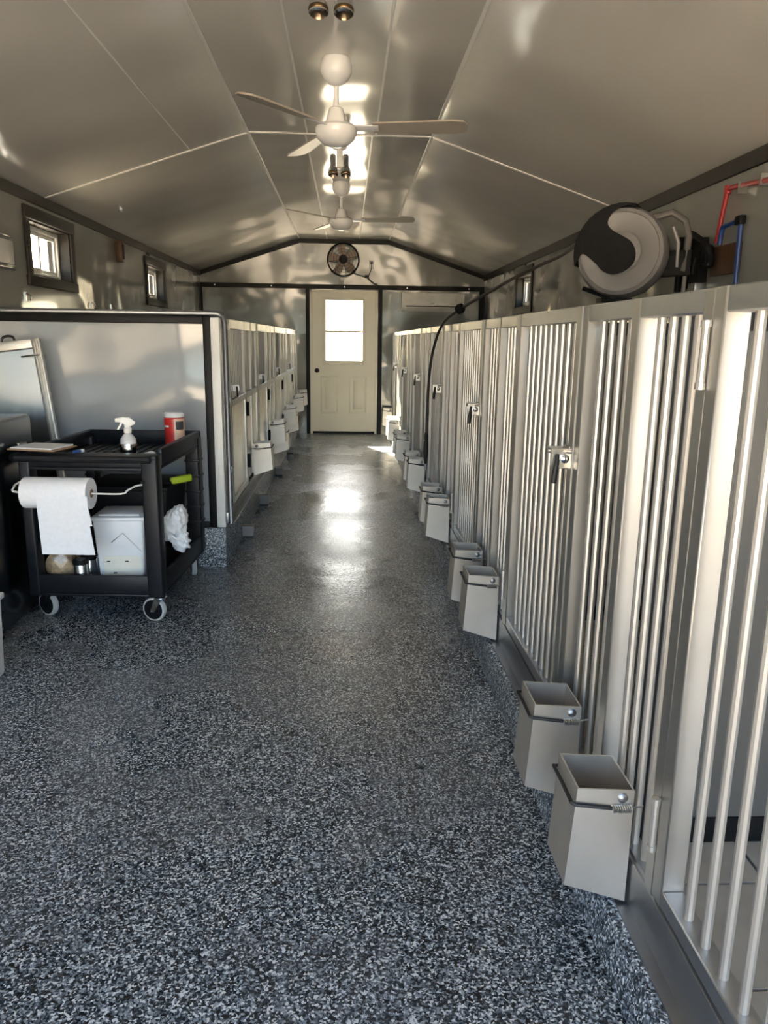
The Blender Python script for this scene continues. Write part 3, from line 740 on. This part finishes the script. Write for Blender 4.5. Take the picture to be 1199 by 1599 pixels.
# carrying handle and swing bracket behind the drum
hp = [onface(.12, .19, -.10), onface(.22, .215, -.12), onface(.29, .17, -.13), onface(.315, .09, -.135), onface(.31, -.02, -.135), onface(.30, -.09, -.13)]
MB().tube(hp, .019, 10).build('carry_handle', M['reel_dark'], hr)
MB().tube([onface(.235, .14, -.10), onface(.265, .06, -.12), onface(.27, -.07, -.12)], .012, 8).build('handle_stay', M['reel_grey'], hr)
bk = MB().prism([onface(.14, -.12, -.1), onface(.34, -.11, -.12), onface(.34, .02, -.12), onface(.14, .02, -.1)], -ax*.05)
bk.build('swing_arm', M['black'], hr, bevel=.004)
MB().box(XR-.05, XR-.002, 4.42, 4.53, 1.70, 1.97).tube([(XR-.075, 4.47, 1.68), (XR-.075, 4.47, 1.98)], .02, 10).build('wall_bracket', M['black'], hr)
MB().tube([onface(-.20, -.18, .02), onface(-.05, -.235, .02)], .012, 8).box(rc.x-.12, rc.x+.05, rc.y-.06, rc.y+.04, rc.z-.262, rc.z-.236).build('rest_foot', M['black'], hr)
# hose: from the reel over the rail, hanging into the aisle
hs = [onface(-.215, .10, .0), (1.22, 4.45, 1.875), (1.02, 4.68, 1.775), (.80, 4.95, 1.638), (.70, 5.08, 1.568), (.655, 5.16, 1.527), (.625, 5.26, 1.465), (.608, 5.42, 1.36), (.598, 5.55, 1.22), (.594, 5.62, 1.05), (.593, 5.66, .85), (.594, 5.68, .70)]
ho = thing('garden_hose', 'dark hose from the reel draped over the right kennel rail into the aisle', 'hose', (.66, 5.15, 1.5))
MB().tube(smooth(hs), .0095, 10).build('hose', M['hose'], ho)
MB().lathe([(.012, -.028), (.028, -.022), (.034, 0), (.028, .022), (.012, .028)], (.725, 5.045, 1.59), (-.65, .62, -.45), 16).build('stopper_ball', M['black'], ho)
MB().lathe([(.012, 0), (.016, .02), (.016, .05), (.013, .06), (.017, .075), (.019, .16), (.013, .20), (.010, .24), (0, .242)], (.594, 5.68, .71), (0, .03, -1), 14).build('spray_nozzle', M['rubber'], ho)

# ---------------------------------------------------------------- plumbing on the right wall
xw = XR-.03
rp = thing('red_water_pipe', 'red water pipe running along the right wall and down beside the reel', 'pipe', (XR, 4.0, 2.0))
MB().tube(smooth([(xw, 1.8, 2.06), (xw, 3.0, 2.10), (xw, 3.65, 2.135), (xw, 4.0, 2.165), (xw, 4.07, 2.162)], 3), .0125, 10).tube([(xw, 4.07, 2.165), (xw, 4.085, 2.12), (xw, 4.12, 1.98), (xw, 4.135, 1.91)], .0125, 10).build('pipe', M['red_pipe'], rp)
MB().lathe([(.018, -.02), (.018, .02)], (xw, 4.07, 2.163), (0, 0, 1), 10).build('elbow', M['red_pipe'], rp)
for y in (3.72, 3.92): MB().box(XR-.045, XR-.001, y, y+.015, 2.12, 2.175).build('pipe_clip', M['zinc'], rp)
bp_ = thing('blue_water_pipe', 'blue water pipe loop on the right wall beside the brown board', 'pipe', (XR, 3.95, 1.8))
MB().tube([(xw, 4.10, 1.90), (xw, 4.09, 1.965), (xw, 4.075, 1.985), (xw, 3.93, 1.995)], .0125, 10).tube([(xw, 3.895, 1.99), (xw, 3.89, 1.80), (xw, 3.88, 1.58)], .0125, 10).build('pipe', M['blue_pipe'], bp_)
MB().box(xw-.018, xw+.018, 3.875, 3.935, 1.97, 2.015).build('elbow', M['black'], bp_, bevel=.008)
wb = tag(base_at(MB().box(XR-.022, XR-.001, 3.91, 4.20, 1.745, 1.895).build('wood_board', M['dark_wood'], bevel=.003), (XR-.01, 4.05, 1.745)), 'brown wooden board on the right wall behind the pipes', 'board')
vm = thing('valve_manifold', 'black valve and elbow pipe in front of the brown wooden board', 'valve', (xw-.03, 4.12, 1.85))
MB().tube(smooth([(xw-.05, 4.40, 1.90), (xw-.055, 4.38, 1.97), (xw-.06, 4.33, 1.985), (xw-.06, 4.22, 1.945), (xw-.05, 4.15, 1.91), (xw-.045, 4.13, 1.87)], 4), .015, 10).build('elbow_pipe', M['black'], vm)
MB().lathe([(.026, -.06), (.032, -.03), (.032, .03), (.024, .05)], (xw-.045, 4.12, 1.845), (0, .2, 1), 14).lathe([(.02, -.05), (.02, .06)], (xw-.05, 4.13, 1.83), (0, 1, 0), 12).build('valve_body', M['black'], vm)
MB().box(xw-.09, xw-.075, 4.06, 4.15, 1.80, 1.815).tube([(xw-.08, 4.19, 1.84), (xw-.085, 4.205, 1.76)], .008, 8).tube([(xw-.08, 4.08, 1.86), (xw-.09, 4.04, 1.80)], .007, 8).build('valve_lever', M['black'], vm)
lv = thing('lever_stand', 'black plate with a grey lever on the right wall beside the hose reel', 'bracket', (XR-.06, 4.40, 1.70))
MB().prism([(XR-.055, 4.26, 1.72), (XR-.055, 4.38, 1.72), (XR-.055, 4.35, 1.95), (XR-.055, 4.28, 1.96)], (.05, 0, 0)).build('plate', M['black'], lv)
MB().tube([(XR-.08, 4.38, 1.62), (XR-.085, 4.36, 1.80), (XR-.09, 4.34, 1.93)], .012, 8).build('lever', M['reel_grey'], lv)
MB().box(XR-.06, XR-.001, 4.28, 4.37, 1.60, 1.72).build('base', M['alu_dark'], lv, bevel=.004)

# ---------------------------------------------------------------- utility cart
ca = math.radians(-3.3)
CO = Vector((-1.215, 3.585, 0))          # near edge centre on the floor
cart = thing('utility_cart', 'black plastic utility cart with two trays and casters before the end panel', 'cart', CO, ca)
RC = wm(cart)
W2, W1, LN = .315, .335, .86
def cb(*a): return MB().box(*a)
def cbuild(m, n, mt, par=cart, **k): return m.build(n, mt, par, rot=RC, **k)
# lower tray
m = MB(); m.box(-W1, W2, 0, LN, .14, .155); m.box(-W1, W2, 0, .022, .155, .25); m.box(-W1, W2, LN-.022, LN, .155, .25); m.box(-W1, -W1+.022, .022, LN-.022, .155, .25); m.box(W2-.022, W2, .022, LN-.022, .155, .25)
cbuild(m, 'lower_tray', M['cart'], bevel=.006)
# upper tray: rim, deep floor, front handle shelf
m = MB(); m.box(-W1, W2, 0, LN, .765, .782)
m.box(-W1, W2, 0, .10, .782, .84); m.box(-W1, W2, LN-.03, LN, .782, .86); m.box(-W1, -W1+.03, .10, LN-.03, .782, .86); m.box(W2-.03, W2, .10, LN-.03, .782, .86)
cbuild(m, 'upper_tray', M['cart'], bevel=.006)
m = MB()
for i in range(11): m.box(-W2+.05+i*.046, -W2+.075+i*.046, .15, LN-.06, .782, .787)
cbuild(m, 'tray_ribs', M['cart'])
# posts
for (sx, y0, y1) in ((-1, 0, .075), (1, 0, .075), (-1, LN-.085, LN), (1, LN-.085, LN)):
    xa, xb = (W2-.075, W2+.004) if sx > 0 else (-W1-.004, -W1+.052)
    m = MB(); m.box(xa, xb, y0-.004, y1, .14, .83)
    p = cbuild(m, 'corner_post', M['cart'], bevel=.012, seg=3)
    if y0 > .1:
        for z in (.33, .42, .51, .60, .69): cbuild(MB().box(xa-.003, xb+.004, y0-.008, y1, z, z+.014), 'rib', M['cart'], p, bevel=.002)
# handle lip at the near left
cbuild(MB().tube([(-W1-.02, .06, .825), (-W1-.026, .0, .825), (-W1, -.022, .825), (W2-.02, -.022, .825)], .018, 10), 'push_handle', M['cart'])
# casters
def caster(x, y, steer):
    R = RC @ Matrix.Translation((x, y, 0)) @ Matrix.Rotation(steer, 4, 'Z')
    m = MB(); m.lathe([(.034, .126), (.034, .132), (.022, .1395)], (0, 0, 0), (0, 0, 1), 16)
    for s in (-1, 1): m.prism([(s*.022, -.022, .13), (s*.022, .022, .13), (s*.022, .050, .052), (s*.022, .028, .052)], (s*.003, 0, 0))
    c = m.build('caster_fork', M['chrome'], cart, rot=R)
    m = MB().lathe([(.050, -.015), (.059, -.013), (.0625, 0), (.059, .013), (.050, .015)], (0, .038, .0628), (1, 0, 0), 28); w1 = m.build('tyre', M['tyre'], c, rot=R)
    m = MB().lathe([(.012, -.021), (.014, -.018), (.046, -.0165), (.051, -.0155), (.051, .0155), (.046, .0165), (.014, .018), (.012, .021)], (0, .038, .0628), (1, 0, 0), 24); m.build('hub', M['black'], c, rot=R)
caster(-.268, .09, math.radians(62)); caster(.29, .045, math.radians(75)); caster(.265, LN-.08, math.radians(20)); caster(-.265, LN-.08, math.radians(20))
# paper towel roll on a wire holder
pt = thing('paper_towel_roll', 'white paper towel roll with a sheet hanging off the front of the cart', 'paper towel', RC @ Vector((-.12, -.055, .60)), ca)
RA = RC @ Matrix.Translation((0, -.085, .675))
m = MB().lathe([(.021, 0), (.021, .002), (.0715, 0), (.0725, .004), (.0725, .301), (.0715, .305), (.021, .303), (.021, .305)], (-.272, 0, 0), (1, 0, 0), 40)
roll = m.build('roll', M['paper'], pt, rot=RA)
MB().lathe([(.015, -.002), (.0205, -.002), (.0205, .308), (.015, .308)], (-.272, 0, 0), (1, 0, 0), 24).build('core', M['board'], pt, rot=RA)
m = MB()
ps = [(.045, -.055), (.064, -.025), (.071, 0), (.072, -.05), (.066, -.14), (.058, -.28)]
xs0, xs1 = -.192, .042
for i in range(len(ps)-1):
    (y0, z0), (y1, z1) = ps[i], ps[i+1]
    m.hexa([(xs0, -y0, z0), (xs1, -y0, z0), (xs1, -y0+.003, z0), (xs0, -y0+.003, z0), (xs0, -y1, z1), (xs1+(.012 if i > 2 else 0), -y1, z1), (xs1+(.012 if i > 2 else 0), -y1+.003, z1), (xs0, -y1+.003, z1)])
m.build('hanging_sheet', M['paper'], pt, rot=RA)
wh = thing('towel_holder', 'white wire rod holding the paper towel roll across the cart front', 'holder', RC @ Vector((0, -.05, .67)), ca)
MB().tube(smooth([(-.31, .08, .045), (-.335, .05, .03), (-.33, .01, .02), (-.305, 0, 0), (0, 0, 0), (.17, 0, 0), (.20, .01, .015), (.225, .05, .028), (.255, .08, .03)], 4), .0045, 8).build('wire', M['seam'], wh, rot=RA)
for x in (-.315, .25): MB().box(x-.008, x+.008, .07, .082, .022, .048).build('bracket', M['black'], wh, rot=RA)
# spray bottle
def at_cart(x, y, z): return RC @ Vector((x, y, z))
sb = thing('spray_bottle', 'white trigger spray bottle standing on the cart tray', 'spray bottle', at_cart(.125, .19, .787))
RS = Matrix.Translation(at_cart(.125, .19, .787)) @ Matrix.Rotation(math.radians(10), 4, 'Z') @ Matrix.Scale(1.08, 4)
MB().lathe([(.030, 0), (.036, .004), (.036, .085), (.034, .10), (.022, .118), (.014, .126), (.014, .135)], (0, 0, 0), (0, 0, 1), 28).build('bottle', M['clear_plastic'], sb, rot=RS)
MB().lathe([(.0365, .015), (.0368, .016), (.0368, .078), (.0365, .079)], (0, 0, 0), (0, 0, 1), 28).build('label_band', M['chrome'], sb, rot=RS)
MB().lathe([(.0369, .015), (.0372, .016), (.0372, .03), (.0369, .031)], (0, 0, 0), (0, 0, 1), 28).build('blue_band', M['blue_label'], sb, rot=RS)['label'] = 'blue band round the foot of the bottle'
MB().lathe([(.017, .128), (.018, .13), (.018, .148), (.014, .152)], (0, 0, 0), (0, 0, 1), 18).build('collar', M['white'], sb, rot=RS)
MB().prism([(-.052, -.011, .178), (-.052, -.011, .194), (-.02, -.013, .200), (.012, -.013, .198), (.036, -.011, .178), (.032, -.011, .166), (.012, -.011, .158), (.012, -.011, .150), (-.012, -.011, .150), (-.014, -.011, .168), (-.03, -.011, .176)], (0, .024, 0)).build('spray_head', M['white'], sb, rot=RS, bevel=.003)
MB().prism([(-.028, -.006, .178), (-.036, -.006, .160), (-.046, -.006, .145), (-.041, -.006, .141), (-.030, -.006, .156), (-.018, -.006, .176)], (0, .012, 0)).build('trigger', M['white'], sb, rot=RS)
# wipes canister
wc = thing('wipes_canister', 'red wipes canister on the far right corner of the cart', 'canister', at_cart(.222, .66, .787))
RS = Matrix.Translation(at_cart(.222, .66, .787)) @ Matrix.Scale(1.0, 4)
cyl = MB().lathe([(.050, 0), (.054, .004), (.054, .165), (.050, .17)], (0, 0, 0), (0, 0, 1), 32).build('body', M['red_label'], wc, rot=RS)
def arcband(r, a0, a1, z0, z1, n=10):
    m = MB()
    for i in range(n):
        p, q = math.radians(a0+(a1-a0)*i/n), math.radians(a0+(a1-a0)*(i+1)/n)
        m.hexa([(r*math.cos(p), r*math.sin(p), z0), (r*math.cos(q), r*math.sin(q), z0), ((r+.001)*math.cos(q), (r+.001)*math.sin(q), z0), ((r+.001)*math.cos(p), (r+.001)*math.sin(p), z0),
                (r*math.cos(p), r*math.sin(p), z1), (r*math.cos(q), r*math.sin(q), z1), ((r+.001)*math.cos(q), (r+.001)*math.sin(q), z1), ((r+.001)*math.cos(p), (r+.001)*math.sin(p), z1)])
    return m
arcband(.0541, -80, -5, .012, .165).build('peach_side', M['peach'], wc, rot=RS)['label'] = 'peach coloured side panel'
arcband(.0552, -70, -20, .105, .15).build('dark_label', M['ink'], wc, rot=RS)
arcband(.0545, -150, -112, .118, .128).build('white_script', M['white'], wc, rot=RS); arcband(.0545, -125, -95, .02, .03).build('white_script', M['white'], wc, rot=RS)
MB().lathe([(.052, .170), (.055, .172), (.055, .192), (.048, .198), (0, .2)], (0, 0, 0), (0, 0, 1), 32).build('lid', M['tub'], wc, rot=RS)
# small things on the cart
cl = thing('clipboard', 'brown clipboard with white papers at the near left of the cart', 'clipboard', at_cart(-.26, .05, .862))
RS = Matrix.Translation(at_cart(-.24, .05, .862)) @ Matrix.Rotation(math.radians(-14), 4, 'Z')
MB().box(-.12, .12, -.09, .10, 0, .006).build('board', M['board'], cl, rot=RS)
for i in range(3): MB().box(-.112+.003*i, .105, -.082, .09+.002*i, .007+.002*i, .0085+.002*i).build('paper_sheet', M['paper'], cl, rot=RS)
MB().box(-.118, -.10, -.03, .03, .013, .024).build('clip', M['chrome'], cl, rot=RS, bevel=.003)
kp = thing('marker_pen', 'small blue marker lying at the near edge of the cart', 'pen', at_cart(-.07, .055, .85))
RS = Matrix.Translation(at_cart(-.07, .055, .85)) @ Matrix.Rotation(math.radians(60), 4, 'Z')
MB().tube([(-.028, 0, 0), (.012, 0, 0)], .008, 10).build('barrel', M['blue_label'], kp, rot=RS); MB().tube([(.012, 0, 0), (.03, 0, 0)], .0088, 10).build('cap', M['tub'], kp, rot=RS)
rg = thing('crumpled_wipe', 'small crumpled white wipe beside the spray bottle on the cart', 'wipe', at_cart(.2, .28, .787))
m = MB(); bmesh.ops.create_icosphere(m.bm, subdivisions=3, radius=.04)
for v_ in m.bm.verts:
    n_ = v_.co.copy(); k_ = 1+.28*math.sin(n_.x*110+1)*math.cos(n_.y*90)
    v_.co = Vector((n_.x*1.15*k_, n_.y*.8*k_, max(0, n_.z*.5*k_+.012)))
m.build('cloth', M['paper'], rg, rot=Matrix.Translation(at_cart(.20, .28, .787)))
MB().tube([(0, 0, 0), (.06, .01, .0)], .009, 8).build('dark_cap', M['ink'], rg, rot=Matrix.Translation(at_cart(.225, .24, .797)))
st = tag(base_at(MB().box(-.05, .05, -.012, .012, 0, .006).build('metal_comb', M['chrome'], rot=Matrix.Translation(at_cart(-.06, .48, .787)) @ Matrix.Rotation(.6, 4, 'Z')), at_cart(-.06, .48, .787)), 'small bright metal comb lying in the middle of the cart tray', 'comb')
# lower shelf: square tub with lid
ZS = .156
tb = thing('square_tub', 'white square plastic tub with lid on the lower shelf of cart', 'tub', at_cart(.075, .20, ZS))
RS = RC @ Matrix.Translation((.075, .215, ZS)) @ Matrix.Rotation(math.radians(4), 4, 'Z')
m = MB(); m.hexa([(-.105, -.11, 0), (.105, -.11, 0), (.105, .11, 0), (-.105, .11, 0), (-.125, -.125, .355), (.125, -.125, .355), (.125, .125, .355), (-.125, .125, .355)])
m.build('tub_body', M['tub'], tb, rot=RS, bevel=.012, seg=3)
m = MB().box(-.132, .132, -.132, .132, .345, .365).box(-.10, .10, -.10, .10, .365, .374); m.build('lid', M['tub'], tb, rot=RS, bevel=.006)
m = MB(); m.hexa([(-.085, -.1135, .012), (.10, -.1135, .012), (.10, -.111, .012), (-.085, -.111, .012), (-.085, -.1195, .165), (.10, -.1195, .165), (.10, -.117, .165), (-.085, -.117, .165)])
lb_ = m.build('printed_label', M['tub_label'], tb, rot=RS)
for (x, z) in ((-.06, .135), (.03, .135), (-.03, .075), (.05, .05), (-.05, .03)): MB().box(x-.008, x+.008, -.1205, -.1165, z, z+.006).build('print_mark', M['ink'], lb_, rot=RS)
MB().tube([(-.04, -.1225, .235), (.02, -.1265, .285), (.105, -.123, .19)], .002, 6).build('wire_bail', M['zinc'], tb, rot=RS)
# white bag hanging over the tub's side
bg_ = thing('plastic_bag', 'crumpled white plastic bag bulging behind the right cart post', 'bag', at_cart(.20, .26, .28))
m = MB(); bmesh.ops.create_icosphere(m.bm, subdivisions=4, radius=1)
for v_ in m.bm.verts:
    n_ = v_.co.copy(); k_ = 1+.10*math.sin(n_.x*9+n_.z*7)*math.cos(n_.y*8)+.05*math.sin(n_.z*19+n_.y*13)
    v_.co = Vector((n_.x*.062*k_*(1-.25*n_.z), n_.y*.075*k_, n_.z*.098*k_+.01))
m.build('bag_body', M['bag'], bg_, rot=RC @ Matrix.Translation((.30, .30, .435)) @ Matrix.Rotation(.35, 4, 'Y'))
m = MB(); bmesh.ops.create_icosphere(m.bm, subdivisions=3, radius=1)
for v_ in m.bm.verts:
    n_ = v_.co.copy(); k_ = 1+.15*math.sin(n_.x*8+n_.z*9)
    v_.co = Vector((n_.x*.05*k_, n_.y*.04*k_, n_.z*.07*k_))
m.build('bag_tail', M['bag'], bg_, rot=RC @ Matrix.Translation((.325, .29, .365)) @ Matrix.Rotation(-.5, 4, 'Y'))
# black bin at the back of the lower shelf with the green handle on top
bb = thing('black_bin', 'black storage bin at the back of the lower cart shelf', 'bin', at_cart(.02, .60, ZS))
RS = RC @ Matrix.Translation((.03, .60, ZS))
m = MB(); m.hexa([(-.21, -.17, 0), (.18, -.17, 0), (.18, .17, 0), (-.21, .17, 0), (-.235, -.19, .44), (.205, -.19, .44), (.205, .19, .44), (-.235, .19, .44)]); m.build('bin_body', M['black'], bb, rot=RS, bevel=.01)
MB().box(-.243, .213, -.198, .198, .43, .455).build('bin_rim', M['black'], bb, rot=RS, bevel=.006)
gb = thing('grooming_brush', 'brush with a neon green handle lying on the black bin', 'brush', at_cart(.2, .52, .61))
RS = RC @ Matrix.Translation((.225, .52, .62)) @ Matrix.Rotation(math.radians(35), 4, 'Z') @ Matrix.Rotation(math.radians(-6), 4, 'Y')
MB().box(0, .12, -.016, .016, -.016, .022).build('handle', M['green'], gb, rot=RS, bevel=.01, seg=3)
MB().box(-.12, 0, -.02, .02, -.014, .006).build('brush_head', M['black'], gb, rot=RS, bevel=.004)
# treat bags and metal cans
def blob(name, mt, par, loc, sx, sy, sz, f, ph, rz=0):
    m = MB(); bmesh.ops.create_icosphere(m.bm, subdivisions=3, radius=1)
    for v_ in m.bm.verts:
        n_ = v_.co.copy(); k_ = 1+.12*math.sin(n_.x*f+ph)*math.cos(n_.y*f+n_.z*3)
        v_.co = Vector((n_.x*sx*k_, n_.y*sy*k_, max(-sz*.9, n_.z*sz*k_)))
    return m.build(name, mt, par, rot=RC @ Matrix.Translation(loc) @ Matrix.Rotation(rz, 4, 'Z'))
t1 = thing('treat_bag', 'clear bag of tan treats at the left of the lower cart shelf', 'bag', at_cart(-.185, .12, ZS), 0, 'bags of treats on the lower shelf')
blob('treats', M['tan'], t1, (-.225, .12, ZS+.095), .07, .06, .10, 6, .5, .3); blob('film', M['clear'], t1, (-.226, .12, ZS+.115), .075, .068, .12, 5, 1.2, .3)
MB().lathe([(.02, 0), (.014, .02), (.03, .07), (.045, .10)], at_cart(-.23, .12, ZS+.20), (-.25, 0, 1), 14).build('bag_neck', M['clear'], t1)
t2 = thing('treat_bag', 'clear bag of tan treats behind the left one on the lower cart shelf', 'bag', at_cart(-.19, .30, ZS), 0, 'bags of treats on the lower shelf')
blob('treats', M['tan'], t2, (-.19, .30, ZS+.09), .06, .06, .10, 7, 2, 0); blob('film', M['clear'], t2, (-.19, .30, ZS+.10), .066, .066, .11, 6, .2, 0)
cn = None
for i, (x, y, lab) in enumerate(((-.103, .062, 'small metal can on lower cart shelf, nearest of the three cans'), (.0, .135, 'small metal can on lower cart shelf, middle of the three cans'), (-.0, .235, 'small metal can on lower cart shelf, farthest of the three cans'))):
    if cn is None:
        cn = thing('metal_can', lab, 'can', at_cart(x, y, ZS), 0, 'small metal cans on the lower cart shelf')
        RS = Matrix.Translation(at_cart(x, y, ZS))
        MB().lathe([(.034, 0), (.037, .003), (.037, .135), (.035, .14)], (0, 0, 0), (0, 0, 1), 22).build('can_body', M['steel'], cn, rot=RS)
        MB().lathe([(.0385, .134), (.0385, .152), (.035, .156), (0, .157)], (0, 0, 0), (0, 0, 1), 22).build('lid', M['black'], cn, rot=RS)
        MB().lathe([(.026, .157), (.026, .1585), (0, .1585)], (0, 0, 0), (0, 0, 1), 20).build('lid_disc', M['chrome'], cn, rot=RS)
    else: 
        cq = dup(cn, at_cart(-.102+.004*i, .062+.085*i, ZS), lab)

# ---------------------------------------------------------------- stainless cabinet, leaning gate, white bin at the left edge
sc = thing('steel_cabinet', 'dark stainless steel cabinet at the left edge beside the cart', 'cabinet', (-1.8, 3.55, 0))
MB().box(-2.09, -1.604, 3.35, 3.93, .012, 1.0).build('cabinet_body', M['dark_steel'], sc, bevel=.025, seg=4)
MB().box(-2.08, -1.606, 3.336, 3.349, .02, .985).build('door', M['steel'], sc, bevel=.004)
for (x, y) in ((-2.05, 3.40), (-1.62, 3.40), (-2.05, 3.88), (-1.62, 3.88)): MB().lathe([(.022, 0), (.02, .006), (.012, .0125)], (x, y, 0), (0, 0, 1), 12).build('foot', M['black'], sc)
for (z) in (.055, .078): MB().lathe([(.008, 0), (.008, .004), (0, .006)], (-1.604, 3.39, z), (1, 0, 0), 10).build('screw', M['chrome'], sc)
lg = thing('spare_panel', 'framed aluminium spare panel leaning behind the steel cabinet on the left', 'panel', (-1.85, 4.4, 0))
RL = Matrix.Translation((-1.545, 4.33, .0)) @ Matrix.Rotation(math.radians(-7.2), 4, 'Y') @ Matrix.Rotation(math.radians(-3), 4, 'X')
MB().box(-.42, -.045, .008, .016, .05, 1.33).build('sheet', M['steel'], lg, rot=RL)
for (a, c, z0, z1) in ((-.045, 0, 0, 1.385), (-.46, -.42, .0, 1.385), (-.42, -.045, 1.335, 1.385), (-.42, -.045, .0, .045)):
    MB().box(a, c, 0, .03, z0, z1).build('frame_bar', M['alu'], lg, rot=RL, bevel=.003)
for x in (-.012, -.028): MB().box(x-.003, x+.003, -.006, 0, .02, 1.37).build('frame_ridge', M['alu_bar'], lg, rot=RL)
MB().tube(smooth([(-.21, .015, 1.38), (-.205, .015, 1.405), (-.175, .015, 1.415), (-.145, .015, 1.405), (-.14, .015, 1.38)], 4), .007, 8).build('handle', M['rubber'], lg, rot=RL)
MB().box(-.09, -.02, -.008, 0, 1.285, 1.30).tube([(-.11, -.01, 1.293), (-.01, -.01, 1.293)], .005, 8).build('slide_bolt', M['zinc'], lg, rot=RL)
wbn = thing('white_bin', 'white plastic bin barely in view at the left edge on the floor', 'bin', (-1.6, 2.9, 0))
m = MB(); m.hexa([(-1.80, 2.72, 0), (-1.432, 2.72, 0), (-1.432, 3.02, 0), (-1.80, 3.02, 0), (-1.82, 2.70, .33), (-1.425, 2.70, .33), (-1.425, 3.04, .33), (-1.82, 3.04, .33)]); m.build('bin_body', M['white'], wbn, bevel=.015, seg=3)
MB().box(-1.83, -1.418, 2.69, 3.05, .325, .35).build('bin_lid', M['white'], wbn, bevel=.006)
